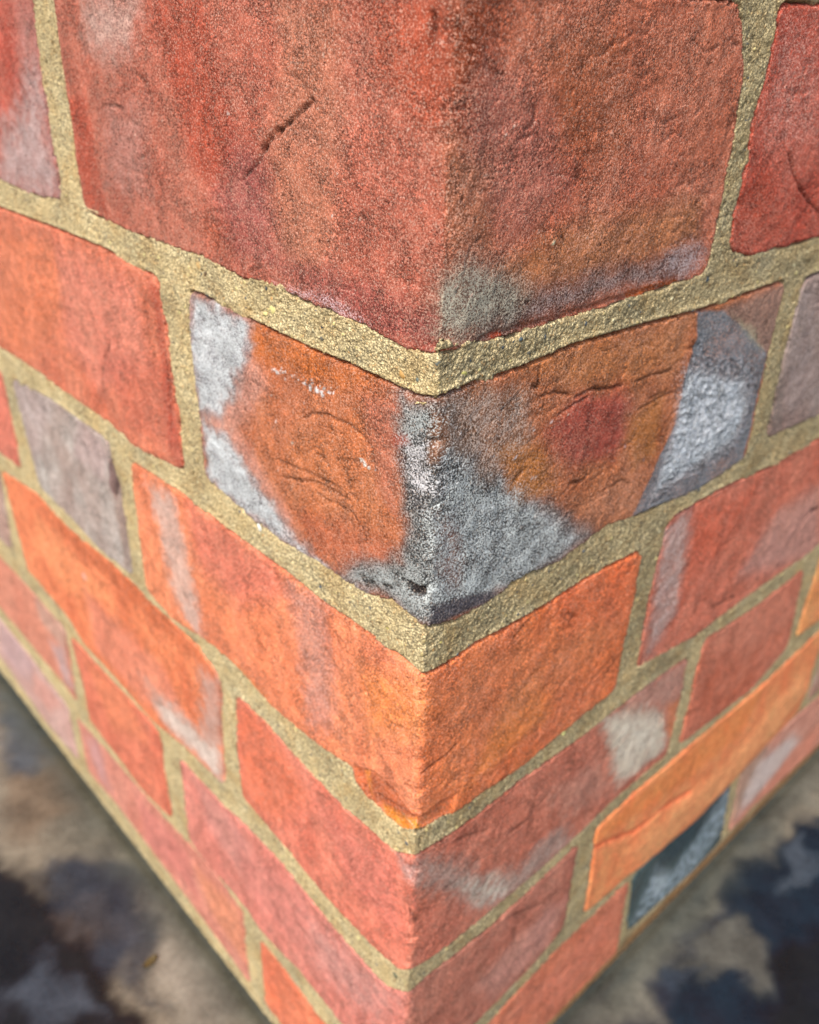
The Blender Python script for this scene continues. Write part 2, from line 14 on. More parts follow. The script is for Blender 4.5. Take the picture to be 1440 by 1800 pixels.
PATCH={'c1C':[('c',(196,140,124),0.45,7,[(-153.4,68.5),(-123.7,69.2),(-130.2,57.1),(-144.9,54.9),(-156.5,59.6)]),('s',(205,178,164),0.6,8,[(-153.4,68.5),(-123.7,69.2),(-130.2,57.1),(-144.9,54.9),(-156.5,59.6)]),('c',(172,62,38),0.75,4,[(-111.1,69.4),(-91.1,69.9),(-79.2,51.6),(-75.8,37.3),(-85.4,26.2),(-99.6,28.5),(-107.9,49.4)]),('c',(196,124,90),0.42,9,[(-55.8,70.6),(-35.4,71.1),(-33.8,49.4),(-38.6,13.4),(-57.7,10.7),(-62.9,38.9),(-54.5,57.0)]),('c',(176,70,42),0.7,5,[(-24.4,71.3),(-3.2,71.8),(-2.2,46.3),(-10.0,51.7),(-22.4,59.1)]),('s',(176,124,112),0.55,8,[(-151.5,39.7),(-123.9,42.2),(-128.4,16.4),(-154.9,15.7)]),('c',(174,60,36),0.7,3,[(-176.0,39.1),(-162.5,41.9),(-157.8,6.2),(-174.4,7.2)]),('c',(180,76,44),0.6,5,[(-96.0,13.8),(-75.2,19.0),(-73.3,11.9),(-93.7,9.5)]),('c',(116,46,24),0.95,7,[(-2.3,71.8),(8.9,72.0),(11.5,56.3),(10.2,44.7),(1.8,46.4),(-1.3,62.5)]),('c',(142,72,44),0.55,6,[(28.3,66.4),(51.9,66.4),(60.6,49.9),(56.9,37.5),(33.7,46.5)]),('c',(160,92,86),0.5,8,[(10.2,60.4),(29.1,51.3),(39.9,35.2),(21.5,26.0),(5.8,38.5),(4.5,52.5)]),('c',(158,98,62),0.65,5,[(18.4,20.2),(41.7,26.0),(77.1,25.9),(98.8,26.5),(101.6,14.6),(58.1,12.6),(23.4,11.5)]),('c',(124,78,58),0.6,5,[(-2.1,47.3),(12.1,43.5),(14.2,24.6),(1.7,26.3)]),('c',(84,56,52),0.9,5,[(12.1,9.6),(29.4,11.8),(55.6,13.0),(89.3,12.4),(104.1,11.9),(97.6,4.7),(59.5,6.5),(36.9,4.8),(20.4,3.6),(10.7,4.5)]),('f',(160,140,138),0.42,5,[(12.1,9.6),(29.4,11.8),(55.6,13.0),(89.3,12.4),(104.1,11.9),(97.6,4.7),(59.5,6.5),(36.9,4.8),(20.4,3.6),(10.7,4.5)]),('c',(88,78,70),0.85,7,[(-3.1,7.2),(-2.1,20.1),(5.4,23.6),(18.3,20.8),(29.4,11.8),(24.1,5.9),(6.9,5.3)]),('f',(150,148,136),0.6,7,[(-3.1,7.2),(-2.1,20.1),(5.4,23.6),(18.3,20.8),(29.4,11.8),(24.1,5.9),(6.9,5.3)]),('f',(172,160,162),0.5,5,[(86.5,8.1),(87.4,14.2),(100.0,14.8),(107.9,11.3),(107.6,6.5),(94.5,5.2)]),('c',(140,62,58),0.6,5,[(-84.3,12.8),(-34.2,14.3),(-2.4,11.3),(-2.0,4.3),(-17.3,3.4),(-43.4,6.6)]),('f',(215,180,180),0.45,3,[(-63.2,5.0),(-38.7,8.4),(-22.5,4.8),(-25.6,1.8),(-43.5,3.7),(-63.4,3.1)]),('c',(150,76,76),0.5,8,[(-75.8,37.3),(-63.4,33.5),(-62.3,17.0),(-78.9,10.8),(-88.7,22.7)]),('c',(160,70,26),1,0.8,[(69.8,5.4),(82.9,6.2),(94.6,4.9),(95.2,3.0),(83.7,3.5),(71.7,3.1)]),('c',(150,52,28),1,0.8,[(16.0,5.0),(20.7,4.9),(21.3,3.1),(17.7,3.0)]),('c',(150,60,30),1,0.8,[(-0.6,5.1),(3.4,4.5),(3.1,3.2),(-0.1,3.6)]),('d',0.9,1,0.6,[(12.5,5.2),(36.9,4.5),(67.4,4.8),(94.7,4.7),(103.0,2.2),(71.3,-0.3),(37.6,0.3),(12.8,2.0)])],'c1L1':[('s',(186,174,172),0.8,11,[(-253.8,0.8),(-243.2,21.2),(-215.5,33.7),(-197.9,51.0),(-197.6,30.0),(-192.8,4.2),(-219.7,1.8)]),('c',(160,116,108),0.6,9,[(-253.8,0.8),(-243.2,21.2),(-207.7,39.9),(-209.3,67.3),(-189.6,67.7),(-194.5,37.4),(-192.8,4.2),(-219.7,1.8)]),('c',(176,60,40),0.5,5,[(-219.2,67.1),(-206.8,67.4),(-223.4,38.6),(-236.6,33.7)])],'c1R1':[('c',(178,88,74),0.6,6,[(126.7,61.1),(152.3,57.8),(169.3,28.0),(138.2,30.6),(122.0,44.1)]),('c',(150,54,36),0.6,5,[(118.4,22.9),(131.1,31.2),(154.7,12.0),(127.7,8.5)]),('f',(205,160,150),0.25,6,[(122.1,70.6),(144.1,72.3),(164.3,36.8),(128.2,37.7)])],'c2C':[('c',(198,96,38),0.75,4,[(-75.6,-10.0),(-43.9,-9.2),(-21.2,-8.5),(-19.0,-11.5),(-34.6,-16.5),(-59.6,-17.9),(-76.6,-19.6)]),('c',(196,106,62),0.6,6,[(-61.0,-37.4),(-25.4,-18.2),(-11.9,-35.3),(-25.1,-58.7),(-51.1,-59.5)]),('c',(186,82,50),0.55,5,[(-56.8,-62.1),(-25.2,-53.3),(-11.2,-55.5),(-25.0,-70.0),(-46.1,-72.9)]),('c',(176,96,78),0.6,5,[(-25.5,-13.6),(-11.8,-10.6),(-11.7,-41.9),(-18.4,-38.1),(-23.2,-23.6)]),('c',(206,142,124),0.7,5,[(-108.1,-50.4),(-90.9,-36.7),(-76.4,-17.8),(-68.5,-25.8),(-85.7,-46.4),(-71.2,-56.4),(-57.2,-68.2),(-69.0,-67.6),(-93.3,-55.2)]),('s',(200,216,220),1.0,4,[(-107.7,-7.8),(-93.2,-7.7),(-76.1,-9.3),(-76.4,-17.8),(-87.3,-33.7),(-97.0,-45.5),(-108.6,-47.0),(-110.5,-23.9)]),('c',(128,136,146),0.85,3.5,[(-107.7,-7.8),(-93.2,-7.7),(-76.1,-9.3),(-76.4,-17.8),(-87.3,-33.7),(-97.0,-45.5),(-108.6,-47.0),(-110.5,-23.9)]),('s',(198,214,218),1.0,4,[(-107.1,-51.1),(-92.6,-49.9),(-80.7,-58.3),(-68.9,-65.4),(-57.4,-72.4),(-40.7,-76.2),(-22.5,-74.5),(-46.2,-76.0),(-82.5,-75.7),(-107.7,-72.5)]),('c',(128,136,144),0.85,3.5,[(-107.1,-51.1),(-92.6,-49.9),(-80.7,-58.3),(-68.9,-65.4),(-57.4,-72.4),(-40.7,-76.2),(-22.5,-74.5),(-46.2,-76.0),(-82.5,-75.7),(-107.7,-72.5)]),('c',(62,66,68),1,4,[(-12.9,-9.5),(6.1,-6.8),(14.7,-16.5),(18.0,-28.3),(30.1,-39.0),(46.4,-51.9),(68.5,-70.0),(56.9,-74.6),(34.9,-75.3),(0.7,-72.5),(-13.0,-70.4),(-35.3,-75.4),(-30.1,-65.9),(-11.1,-56.4),(-7.2,-46.5),(-9.4,-34.3),(-12.4,-22.8)]),('f',(176,190,192),0.55,7,[(-12.9,-9.5),(6.1,-6.8),(14.7,-16.5),(18.0,-28.3),(30.1,-39.0),(46.4,-51.9),(68.5,-70.0),(56.9,-74.6),(34.9,-75.3),(0.7,-72.5),(-13.0,-70.4),(-35.3,-75.4),(-30.1,-65.9),(-11.1,-56.4),(-7.2,-46.5),(-9.4,-34.3),(-12.4,-22.8)]),('f',(214,222,226),0.6,6,[(-9.9,-21.9),(-1.4,-20.2),(2.2,-31.0),(-4.5,-35.4),(-9.5,-31.1)]),('c',(50,50,54),0.55,4,[(-6.7,-33.1),(-0.7,-32.1),(-0.1,-41.5),(-1.6,-51.5),(-7.9,-53.8),(-6.3,-42.7)]),('x',0,0.35,3,[(-6.7,-33.1),(-0.7,-32.1),(-0.1,-41.5),(-1.6,-51.5),(-7.9,-53.8),(-6.3,-42.7)]),('c',(130,74,58),0.45,4,[(2.7,-39.2),(10.2,-45.5),(11.7,-63.9),(6.2,-61.4)]),('x',0,0.3,4,[(2.7,-39.2),(10.2,-45.5),(11.7,-63.9),(6.2,-61.4)]),('c',(70,70,78),1,1.5,[(2.4,-66.6),(10.9,-67.2),(24.9,-71.7),(27.6,-74.9),(11.5,-74.1),(1.3,-72.4)]),('x',0,0.9,1.5,[(2.4,-66.6),(10.9,-67.2),(24.9,-71.7),(27.6,-74.9),(11.5,-74.1),(1.3,-72.4)]),('c',(40,38,40),1,1,[(-8.7,-61.4),(-2.1,-60.6),(1.9,-58.6),(-0.9,-63.0),(-6.3,-65.3)]),('x',0,1,1,[(-8.7,-61.4),(-2.1,-60.6),(1.9,-58.6),(-0.9,-63.0),(-6.3,-65.3)]),('d',2.2,1,1.2,[(-9.2,-61.3),(-2.6,-60.5),(2.3,-58.2),(-0.3,-62.7),(-6.3,-65.3)]),('c',(140,84,56),0.6,2,[(-0.7,-10.4),(3.7,-11.9),(5.2,-19.7),(1.7,-23.9),(-1.2,-23.4),(-1.1,-15.6)]),('x',0,0.55,2,[(-0.7,-10.4),(3.7,-11.9),(5.2,-19.7),(1.7,-23.9),(-1.2,-23.4),(-1.1,-15.6)]),('c',(168,70,48),0.8,1.5,[(-14.5,-21.3),(-8.4,-18.6),(-7.9,-21.1),(-13.4,-23.9)]),('c',(122,84,66),0.8,6,[(4.3,-7.8),(17.8,-8.4),(33.3,-13.8),(35.5,-28.9),(20.7,-34.1),(7.2,-20.3)]),('f',(176,158,150),0.42,6,[(4.3,-7.8),(17.8,-8.4),(33.3,-13.8),(35.5,-28.9),(20.7,-34.1),(7.2,-20.3)]),('c',(144,58,52),0.85,5,[(42.3,-27.6),(53.1,-20.5),(77.8,-25.2),(84.4,-34.2),(77.2,-45.3),(54.7,-41.8)]),('c',(166,98,46),0.75,4,[(23.1,-26.7),(40.7,-32.1),(48.0,-46.9),(30.8,-44.4)]),('c',(166,100,60),0.6,6,[(32.1,-5.9),(62.5,-6.5),(106.8,-8.8),(104.2,-24.4),(49.5,-14.7)]),('c',(160,96,46),0.6,4,[(79.8,-32.9),(97.3,-32.1),(100.3,-52.5),(87.9,-52.6)]),('c',(176,108,80),0.6,5,[(57.0,-53.8),(95.3,-57.0),(93.0,-72.0),(65.2,-67.7)]),('c',(84,74,74),0.75,5,[(38.3,-47.1),(70.9,-67.9),(74.9,-72.5),(56.9,-74.6),(48.1,-62.0)]),('c',(126,100,92),0.9,2.5,[(125.0,-9.5),(145.8,-8.7),(164.6,-7.7),(164.5,-32.3),(157.7,-35.0),(144.3,-21.9),(125.2,-10.1)]),('f',(165,165,140),0.4,2,[(130.9,-11.6),(151.6,-21.4),(160.0,-31.3),(144.3,-21.9)]),('c',(104,114,122),1,0.9,[(109.7,-7.2),(125.0,-9.7),(144.3,-20.3),(162.9,-32.4),(164.3,-49.5),(165.2,-75.2),(132.5,-77.5),(92.8,-73.4),(101.6,-57.0),(109.0,-44.0),(109.4,-27.6),(112.6,-16.2)]),('f',(180,196,204),0.5,7,[(107.0,-23.2),(146.8,-36.6),(159.7,-48.3),(154.7,-64.9),(122.0,-68.0),(102.1,-69.9),(108.6,-53.0)]),('b',(200,214,222),0.8,5,[(113.7,-28.6),(148.8,-41.2),(157.3,-52.1),(143.8,-57.2),(126.6,-60.7),(106.7,-62.9),(111.2,-45.6)]),('u',1.0,1,3,[(109.4,-16.5),(157.7,-35.0),(164.3,-49.5),(156.9,-70.2),(122.9,-70.5),(105.8,-71.2),(110.4,-43.4)])],'c2L1':[('c',(168,58,36),0.8,2.5,[(-133.8,-9.2),(-127.6,-11.5),(-123.7,-75.7),(-133.0,-72.6),(-131.5,-37.7)]),('c',(226,116,74),0.6,8,[(-262.8,-16.5),(-209.6,-11.0),(-202.3,-31.1),(-253.3,-74.0),(-293.0,-74.5)]),('c',(222,128,108),0.5,8,[(-206.0,-14.6),(-143.2,-13.2),(-142.1,-40.8),(-184.2,-65.1),(-209.8,-51.4)]),('c',(196,82,64),0.4,6,[(-178.6,-47.2),(-129.5,-37.1),(-126.0,-67.7),(-162.8,-72.1)])],'c2R1':[('f',(160,148,146),0.4,8,[(173.6,-9.6),(191.2,-10.5),(222.1,-64.6),(189.1,-65.5),(176.1,-30.6)]),('c',(104,96,92),0.7,3,[(171.4,-46.9),(178.5,-39.8),(192.9,-71.5),(182.7,-70.9)])],'c3C':[('c',(240,122,78),0.7,12,[(-112.1,-110.9),(-64.5,-88.6),(-58.4,-117.3),(-48.6,-148.4),(-79.1,-148.7),(-112.9,-142.9)]),('c',(214,104,86),0.7,8,[(-123.9,-87.4),(-70.6,-87.4),(-61.7,-93.8),(-93.9,-116.2),(-120.3,-112.6)]),('c',(240,122,56),0.8,2,[(-139.8,-150.2),(-93.8,-147.5),(-75.7,-150.4),(-98.0,-150.2),(-118.1,-150.2)]),('c',(236,124,58),0.7,6,[(-24.8,-102.9),(-1.6,-92.0),(-0.6,-110.5),(-21.8,-126.1)]),('s',(214,186,172),0.9,5,[(-153.9,-94.2),(-134.4,-89.5),(-129.5,-107.0),(-124.9,-128.0),(-121.5,-150.3),(-134.8,-147.4),(-145.6,-133.6),(-148.0,-113.3)]),('f',(214,190,176),0.3,5,[(-153.9,-94.2),(-134.4,-89.5),(-129.5,-107.0),(-124.9,-128.0),(-121.5,-150.3),(-134.8,-147.4),(-145.6,-133.6),(-148.0,-113.3)]),('s',(200,136,120),0.75,6,[(-61.6,-91.5),(-43.7,-86.1),(-40.0,-108.1),(-39.0,-136.2),(-53.4,-146.7),(-56.7,-116.3)]),('f',(210,160,146),0.2,6,[(-61.6,-91.5),(-43.7,-86.1),(-40.0,-108.1),(-39.0,-136.2),(-53.4,-146.7),(-56.7,-116.3)]),('c',(196,84,40),0.9,1.5,[(-27.9,-145.6),(-13.4,-140.3),(1.8,-144.2),(4.2,-153.7),(-7.5,-155.8),(-21.5,-155.2),(-27.9,-152.4)]),('c',(244,128,22),1,1.6,[(-15.3,-153.4),(1.2,-147.5),(3.2,-153.5),(-6.4,-155.6),(-13.0,-155.9)]),('c',(244,128,40),0.8,1.2,[(-25.0,-143.8),(-22.2,-142.6),(-20.9,-154.2),(-22.9,-152.0)]),('d',1.5,1,0.7,[(-29.0,-145.5),(-18.8,-141.5),(-8.0,-142.1),(1.9,-145.7),(7.2,-145.2),(17.3,-146.7),(15.5,-157.2),(1.7,-157.0),(-18.5,-158.9)]),('c',(250,170,120),0.15,1.2,[(-2.5,-92.6),(-1.1,-91.7),(0.2,-135.6),(-1.0,-136.3)]),('c',(206,112,50),0.6,6,[(35.6,-120.4),(51.3,-115.1),(61.3,-140.9),(38.5,-144.6),(25.0,-145.8)]),('c',(196,84,50),0.6,6,[(51.0,-79.3),(101.4,-91.0),(103.4,-117.4),(67.7,-109.6)]),('c',(182,104,72),0.4,8,[(4.3,-97.5),(37.8,-96.5),(95.1,-118.4),(72.0,-131.6),(16.1,-132.1)])],'c3L1':[('c',(190,170,166),0.6,8,[(-288.5,-93.2),(-241.5,-89.2),(-277.5,-128.5),(-283.9,-112.4)]),('c',(120,88,84),0.95,1.5,[(-187.7,-95.8),(-180.5,-93.5),(-180.8,-106.8),(-188.4,-115.5),(-191.5,-108.6)]),('c',(190,160,156),0.6,5,[(-212.1,-87.1),(-187.2,-91.0),(-198.7,-111.6),(-225.3,-108.3)]),('c',(140,110,96),0.6,2.5,[(-188.6,-112.8),(-179.7,-106.3),(-181.5,-146.6),(-188.8,-150.3)])],'c3L2':[],'c3R1':[('s',(146,116,112),0.8,6,[(117.1,-85.6),(133.1,-84.5),(138.8,-97.6),(138.1,-134.0),(128.9,-149.1),(121.2,-149.3)]),('f',(182,164,160),0.5,4,[(115.5,-86.1),(133.6,-85.9),(140.5,-135.2),(124.3,-146.7)]),('c',(190,78,54),0.6,8,[(134.8,-84.0),(180.4,-95.3),(177.9,-110.3),(155.8,-120.2),(143.1,-130.9)]),('c',(170,130,124),0.7,8,[(213.6,-115.4),(252.2,-117.6),(277.7,-162.2),(225.3,-150.0),(189.5,-137.6)])],'c4C':[('c',(226,102,62),0.7,8,[(-101.3,-168.1),(-77.0,-166.7),(-56.6,-182.8),(-80.9,-216.2),(-104.4,-222.8)]),('c',(210,104,88),0.6,8,[(-49.8,-182.9),(-9.6,-175.4),(-5.6,-207.0),(-30.3,-207.7)]),('s',(160,134,126),0.7,4,[(-8.4,-168.8),(2.2,-166.7),(3.4,-176.1),(-3.4,-176.5)]),('f',(200,176,168),0.3,4,[(-8.4,-168.8),(2.2,-166.7),(3.4,-176.1),(-3.4,-176.5)]),('c',(190,92,70),0.8,1.5,[(-3.3,-177.9),(2.2,-177.9),(2.1,-190.8),(-2.1,-188.1)]),('s',(138,120,114),0.85,6,[(3.0,-167.4),(17.1,-178.3),(36.5,-203.0),(57.1,-217.3),(69.6,-211.2),(83.9,-212.5),(92.7,-229.5),(65.7,-229.7),(49.1,-231.2),(35.4,-222.0),(21.7,-200.9),(4.7,-181.5)]),('f',(170,160,152),0.3,5,[(3.0,-167.4),(17.1,-178.3),(36.5,-203.0),(57.1,-217.3),(69.6,-211.2),(83.9,-212.5),(92.7,-229.5),(65.7,-229.7),(49.1,-231.2),(35.4,-222.0),(21.7,-200.9),(4.7,-181.5)]),('b',(190,190,178),0.7,5,[(22.7,-195.7),(43.2,-208.8),(53.1,-223.8),(45.4,-227.1),(33.3,-216.1)]),('s',(180,174,160),0.95,4,[(97.4,-163.5),(128.4,-175.0),(148.4,-193.4),(159.8,-220.0),(141.0,-219.8),(121.6,-218.4),(111.5,-193.2)]),('b',(200,198,186),0.6,5,[(110.6,-174.0),(141.4,-191.4),(146.8,-209.8),(123.3,-201.1),(115.7,-202.5)]),('s',(156,116,106),0.5,8,[(68.7,-185.3),(104.7,-188.7),(119.7,-218.8),(87.4,-211.8)]),('s',(156,124,116),0.7,7,[(111.0,-168.2),(124.5,-161.3),(161.0,-168.6),(162.7,-189.3),(144.8,-188.6)]),('c',(206,116,76),0.7,2.5,[(151.6,-189.4),(161.2,-191.8),(163.8,-220.8),(156.4,-209.1)]),('c',(176,92,76),0.6,5,[(5.3,-193.8),(22.1,-206.0),(24.1,-230.7),(5.0,-225.0)])],'c4L1':[('c',(200,92,52),0.7,3,[(-260.3,-151.6),(-149.5,-152.9),(-111.9,-165.0),(-138.4,-167.1),(-216.2,-167.6),(-272.6,-165.5)]),('c',(244,138,88),0.7,6,[(-295.4,-169.0),(-218.6,-175.5),(-208.2,-179.7),(-267.3,-205.2),(-307.5,-196.2)]),('c',(226,130,104),0.6,7,[(-242.5,-191.7),(-162.6,-191.9),(-142.2,-214.8),(-192.8,-229.4),(-241.3,-227.4)]),('s',(186,160,148),0.75,7,[(-188.6,-212.2),(-166.8,-211.6),(-136.7,-210.7),(-127.9,-184.9),(-129.0,-170.2),(-113.8,-163.3),(-115.7,-198.4),(-118.0,-228.9),(-144.3,-226.8),(-170.4,-228.2)]),('s',(222,208,194),0.85,6,[(-179.9,-222.4),(-161.6,-211.4),(-136.7,-210.7),(-120.2,-208.4),(-120.9,-229.5),(-144.3,-226.8),(-170.4,-228.2)]),('c',(188,110,84),0.8,2.5,[(-114.2,-166.5),(-111.9,-176.9),(-115.7,-198.4),(-119.6,-194.9)])],'c4L2':[],'c4R1':[('c',(170,78,54),0.5,8,[(183.2,-194.4),(233.3,-190.2),(237.9,-225.3),(190.0,-226.7)]),('c',(186,110,92),0.5,8,[(177.0,-165.1),(245.4,-168.6),(272.9,-198.9),(215.1,-198.2)])],'c4R2':[],'c5C':[('c',(206,140,128),0.6,9,[(-145.4,-247.7),(-118.4,-245.3),(-101.0,-251.8),(-113.2,-278.6),(-136.2,-268.5)]),('s',(200,146,134),0.6,12,[(-59.9,-255.2),(-23.6,-247.4),(-4.2,-245.3),(-19.9,-276.3),(-53.1,-281.9)]),('c',(214,120,106),0.6,7,[(-110.6,-256.9),(-59.3,-243.8),(-61.1,-283.3),(-109.4,-286.9)]),('f',(214,170,160),0.15,10,[(-59.9,-255.2),(-23.6,-247.4),(-4.2,-245.3),(-19.9,-276.3),(-53.1,-281.9)]),('c',(176,122,114),0.7,7,[(40.5,-273.0),(82.0,-264.1),(95.0,-272.2),(86.7,-292.4),(53.2,-294.6)])],'c5L1':[('c',(232,124,82),0.6,7,[(-261.7,-247.8),(-213.3,-239.6),(-193.6,-256.5),(-237.9,-281.0)])],'c5L2':[('s',(186,180,186),0.7,6,[(-318.7,-270.6),(-293.8,-259.7),(-291.4,-290.4),(-307.0,-294.1)]),('c',(196,162,144),0.7,5,[(-327.8,-242.0),(-280.0,-239.1),(-293.8,-259.7),(-326.6,-258.1)])],'c5R1':[('c',(226,114,62),0.6,6,[(112.0,-237.7),(179.1,-238.2),(256.1,-239.5),(242.9,-263.9),(176.0,-259.1),(111.5,-244.5)]),('c',(248,136,94),0.6,9,[(143.3,-277.9),(238.6,-282.1),(304.1,-258.5),(327.7,-282.7),(254.5,-306.2),(158.2,-298.6)]),('g',0,0.35,3,[(110.9,-334.0),(84.5,-196.7),(299.3,-200.2),(370.0,-324.2),(120.7,-317.0)]),('h',1.1,1,9,[(143.3,-277.9),(238.6,-282.1),(314.0,-264.0),(338.4,-282.1),(254.5,-306.2),(159.8,-304.2)])],'c5R2':[('f',(190,180,170),0.4,5,[(306.1,-242.8),(324.3,-244.0),(349.6,-288.4),(331.2,-282.5)])],'c6C':[('c',(226,100,60),0.4,5,[(-98.5,-319.5),(-71.6,-325.0),(-82.7,-357.4),(-96.6,-351.1)]),('c',(200,106,86),0.5,8,[(68.7,-329.0),(135.6,-322.2),(150.8,-345.9),(106.4,-357.4)])],'c6L1':[('c',(226,130,88),0.6,8,[(-158.2,-322.2),(-117.1,-311.4),(-113.1,-329.1),(-116.6,-351.4),(-147.7,-343.5)]),('c',(214,114,102),0.6,6,[(-222.2,-321.3),(-165.6,-316.0),(-159.4,-346.3),(-217.0,-354.4)]),('s',(186,150,156),0.6,7,[(-289.0,-327.6),(-268.7,-312.5),(-261.6,-349.4),(-277.8,-352.9)])],'c6L2':[('c',(190,160,162),0.7,6,[(-415.4,-309.4),(-359.9,-314.5),(-382.7,-344.2),(-434.6,-346.2)]),('c',(214,134,116),0.6,5,[(-362.9,-321.3),(-318.8,-320.6),(-345.4,-344.1),(-375.5,-349.6)])],'c6R1':[('b',(150,172,184),0.9,8,[(171.2,-355.6),(179.8,-321.1),(201.0,-346.3),(231.9,-326.4),(250.2,-303.2),(262.9,-350.3),(228.4,-367.3),(197.7,-362.9),(176.5,-355.7)]),('c',(50,62,68),0.6,8,[(176.3,-318.2),(248.4,-306.5),(241.4,-319.7),(205.3,-333.2),(186.9,-327.1)]),('c',(176,196,204),0.5,6,[(182.5,-330.3),(195.2,-336.5),(200.3,-352.9),(188.2,-349.4)]),('g',0,1,3,[(160.4,-385.0),(149.2,-282.7),(255.4,-293.4),(304.5,-409.7)])],'c6R2':[('s',(184,180,176),0.85,7,[(276.8,-336.2),(282.8,-311.9),(333.2,-321.1),(350.6,-339.6),(302.0,-354.5),(281.0,-354.1)]),('c',(150,124,110),0.8,3,[(258.0,-299.6),(293.0,-304.7),(281.6,-339.7),(272.4,-357.6)]),('c',(198,116,96),0.8,2,[(284.2,-361.6),(354.5,-339.6),(378.8,-339.6),(397.6,-372.7),(300.0,-365.7)])],'c0R1':[('f',(215,222,218),0.9,2,[(130.0,73.6),(143.3,73.6),(138.1,82.9),(122.4,82.2)])]}  # pale blue streaks on the black glazed brick: its reflection put into the colour
GROOVE={'c1C':[(1.1,0.55,[(-44.0,51.0),(-48.4,48.6),(-53.0,45.7),(-57.9,42.7)]),(1.5,0.9,[(-57.8,43.1),(-61.6,41.0),(-64.2,38.1)]),(0.7,0.5,[(-64.2,38.5),(-67.0,35.1),(-75.4,29.4)]),(0.35,0.4,[(-74.0,29.6),(-64.2,23.8),(-59.8,16.1)]),(1.2,0.9,[(-5.8,68.9),(-5.9,66.5),(-6.2,64.1)]),(0.5,0.5,[(-125.1,51.0),(-120.7,48.4),(-119.1,44.4)]),(0.6,0.6,[(-108.3,61.6),(-111.3,54.7),(-111.3,50.5)]),(0.6,0.6,[(-91.6,41.8),(-90.3,35.6)]),(0.5,0.5,[(-151.2,40.5),(-138.1,40.9)]),(0.3,0.4,[(41.7,38.8),(44.5,35.2)]),(0.5,0.5,[(-73.9,5.7),(-68.2,8.4)])],'c2C':[(0.8,0.45,[(-51.1,-30.0),(-47.6,-27.1),(-39.5,-24.6),(-31.1,-24.6),(-25.4,-25.7),(-22.0,-28.0),(-20.8,-31.6)]),(1.0,0.6,[(-44.4,-38.6),(-41.8,-38.7),(-39.8,-40.0)]),(0.6,0.5,[(-38.3,-28.2),(-37.6,-28.9)]),(0.6,0.5,[(-64.6,-48.0),(-50.5,-46.1),(-34.9,-45.1)]),(0.6,0.5,[(-62.0,-52.7),(-45.2,-47.6),(-30.0,-46.5)]),(0.5,0.5,[(-45.3,-51.3),(-30.0,-50.1),(-25.2,-53.3)]),(0.5,0.5,[(-34.8,-36.3),(-25.3,-32.9)]),(0.6,0.5,[(-21.4,-68.5),(-18.2,-70.2)]),(0.9,0.4,[(38.1,-16.1),(43.9,-16.5),(50.3,-19.0)]),(1.0,0.45,[(53.1,-20.5),(60.5,-19.9),(71.5,-22.2),(74.9,-22.7)]),(0.6,0.4,[(46.4,-23.7),(53.4,-22.3),(58.4,-21.9)]),(0.7,0.5,[(34.2,-12.5),(36.5,-13.4),(36.1,-6.9)]),(1.0,0.6,[(31.2,-38.5),(32.6,-37.2),(33.5,-37.0)]),(0.8,0.5,[(55.8,-47.7),(61.4,-49.3),(63.9,-48.2)]),(0.5,0.5,[(81.3,-22.5),(91.6,-23.3),(100.8,-23.7)]),(0.5,0.5,[(85.5,-32.6),(103.4,-31.8)]),(0.5,0.5,[(74.0,-55.9),(82.7,-55.9),(88.0,-58.7)]),(0.5,0.5,[(90.7,-30.3),(100.0,-30.9)]),(1.3,0.5,[(-10.3,-60.4),(-8.2,-62.1),(-7.3,-63.4)]),(1.2,1.2,[(-25.0,-69.6),(-23.0,-70.9)]),(0.8,0.6,[(-16.6,-67.5),(-13.1,-66.3)])],'c1R1':[(1.0,0.5,[(144.9,34.9),(152.2,27.8),(162.3,20.8),(177.4,13.8)])],'c2L1':[(0.6,0.9,[(-169.6,-40.2),(-181.7,-57.3),(-181.5,-64.3)]),(0.8,0.6,[(-127.6,-28.6),(-127.2,-44.5),(-131.0,-62.9)])],'c3C':[(1.1,0.8,[(-9.2,-96.6),(-8.4,-98.2)]),(1.1,0.8,[(-23.9,-107.9),(-22.6,-109.9)]),(0.6,0.7,[(-139.3,-124.9),(-134.4,-133.1),(-131.0,-138.1)]),(0.9,0.6,[(-27.3,-145.1),(-17.5,-140.4),(-8.0,-140.9),(1.7,-142.9)]),(0.6,0.6,[(-18.7,-151.1),(-7.8,-148.3),(1.2,-146.2)]),(0.6,0.6,[(1.4,-126.9),(10.8,-126.1),(15.5,-124.5)]),(0.5,0.6,[(37.5,-94.2),(44.9,-91.4)]),(0.7,0.7,[(64.1,-98.5),(69.3,-102.1)]),(0.6,0.8,[(86.3,-138.3),(95.5,-134.1)]),(0.6,0.8,[(93.7,-141.1),(102.7,-135.3)])],'c3R1':[(1.2,1.2,[(245.4,-131.7),(250.1,-128.9),(259.9,-130.9)]),(0.6,0.8,[(169.9,-146.4),(189.8,-149.7)])],'c3L1':[(1.2,1.6,[(-185.5,-95.5),(-182.5,-102.2),(-186.3,-111.8)])],'c4C':[(0.5,0.8,[(47.1,-190.2),(59.8,-190.8)]),(0.6,0.8,[(19.3,-171.0),(36.8,-179.1)]),(0.7,0.8,[(-2.3,-188.4),(3.7,-198.3)])],'c5R1':[(1.8,1.5,[(112.5,-249.0),(129.0,-256.6),(144.4,-264.9),(159.2,-267.6),(171.2,-267.6),(197.1,-276.3)])],'c5C':[(0.6,1.0,[(-68.4,-268.1),(-58.5,-268.7)]),(0.5,1.0,[(-47.4,-218.2),(-37.1,-221.0)]),(0.6,1.0,[(57.6,-245.3),(76.8,-255.7)])]}
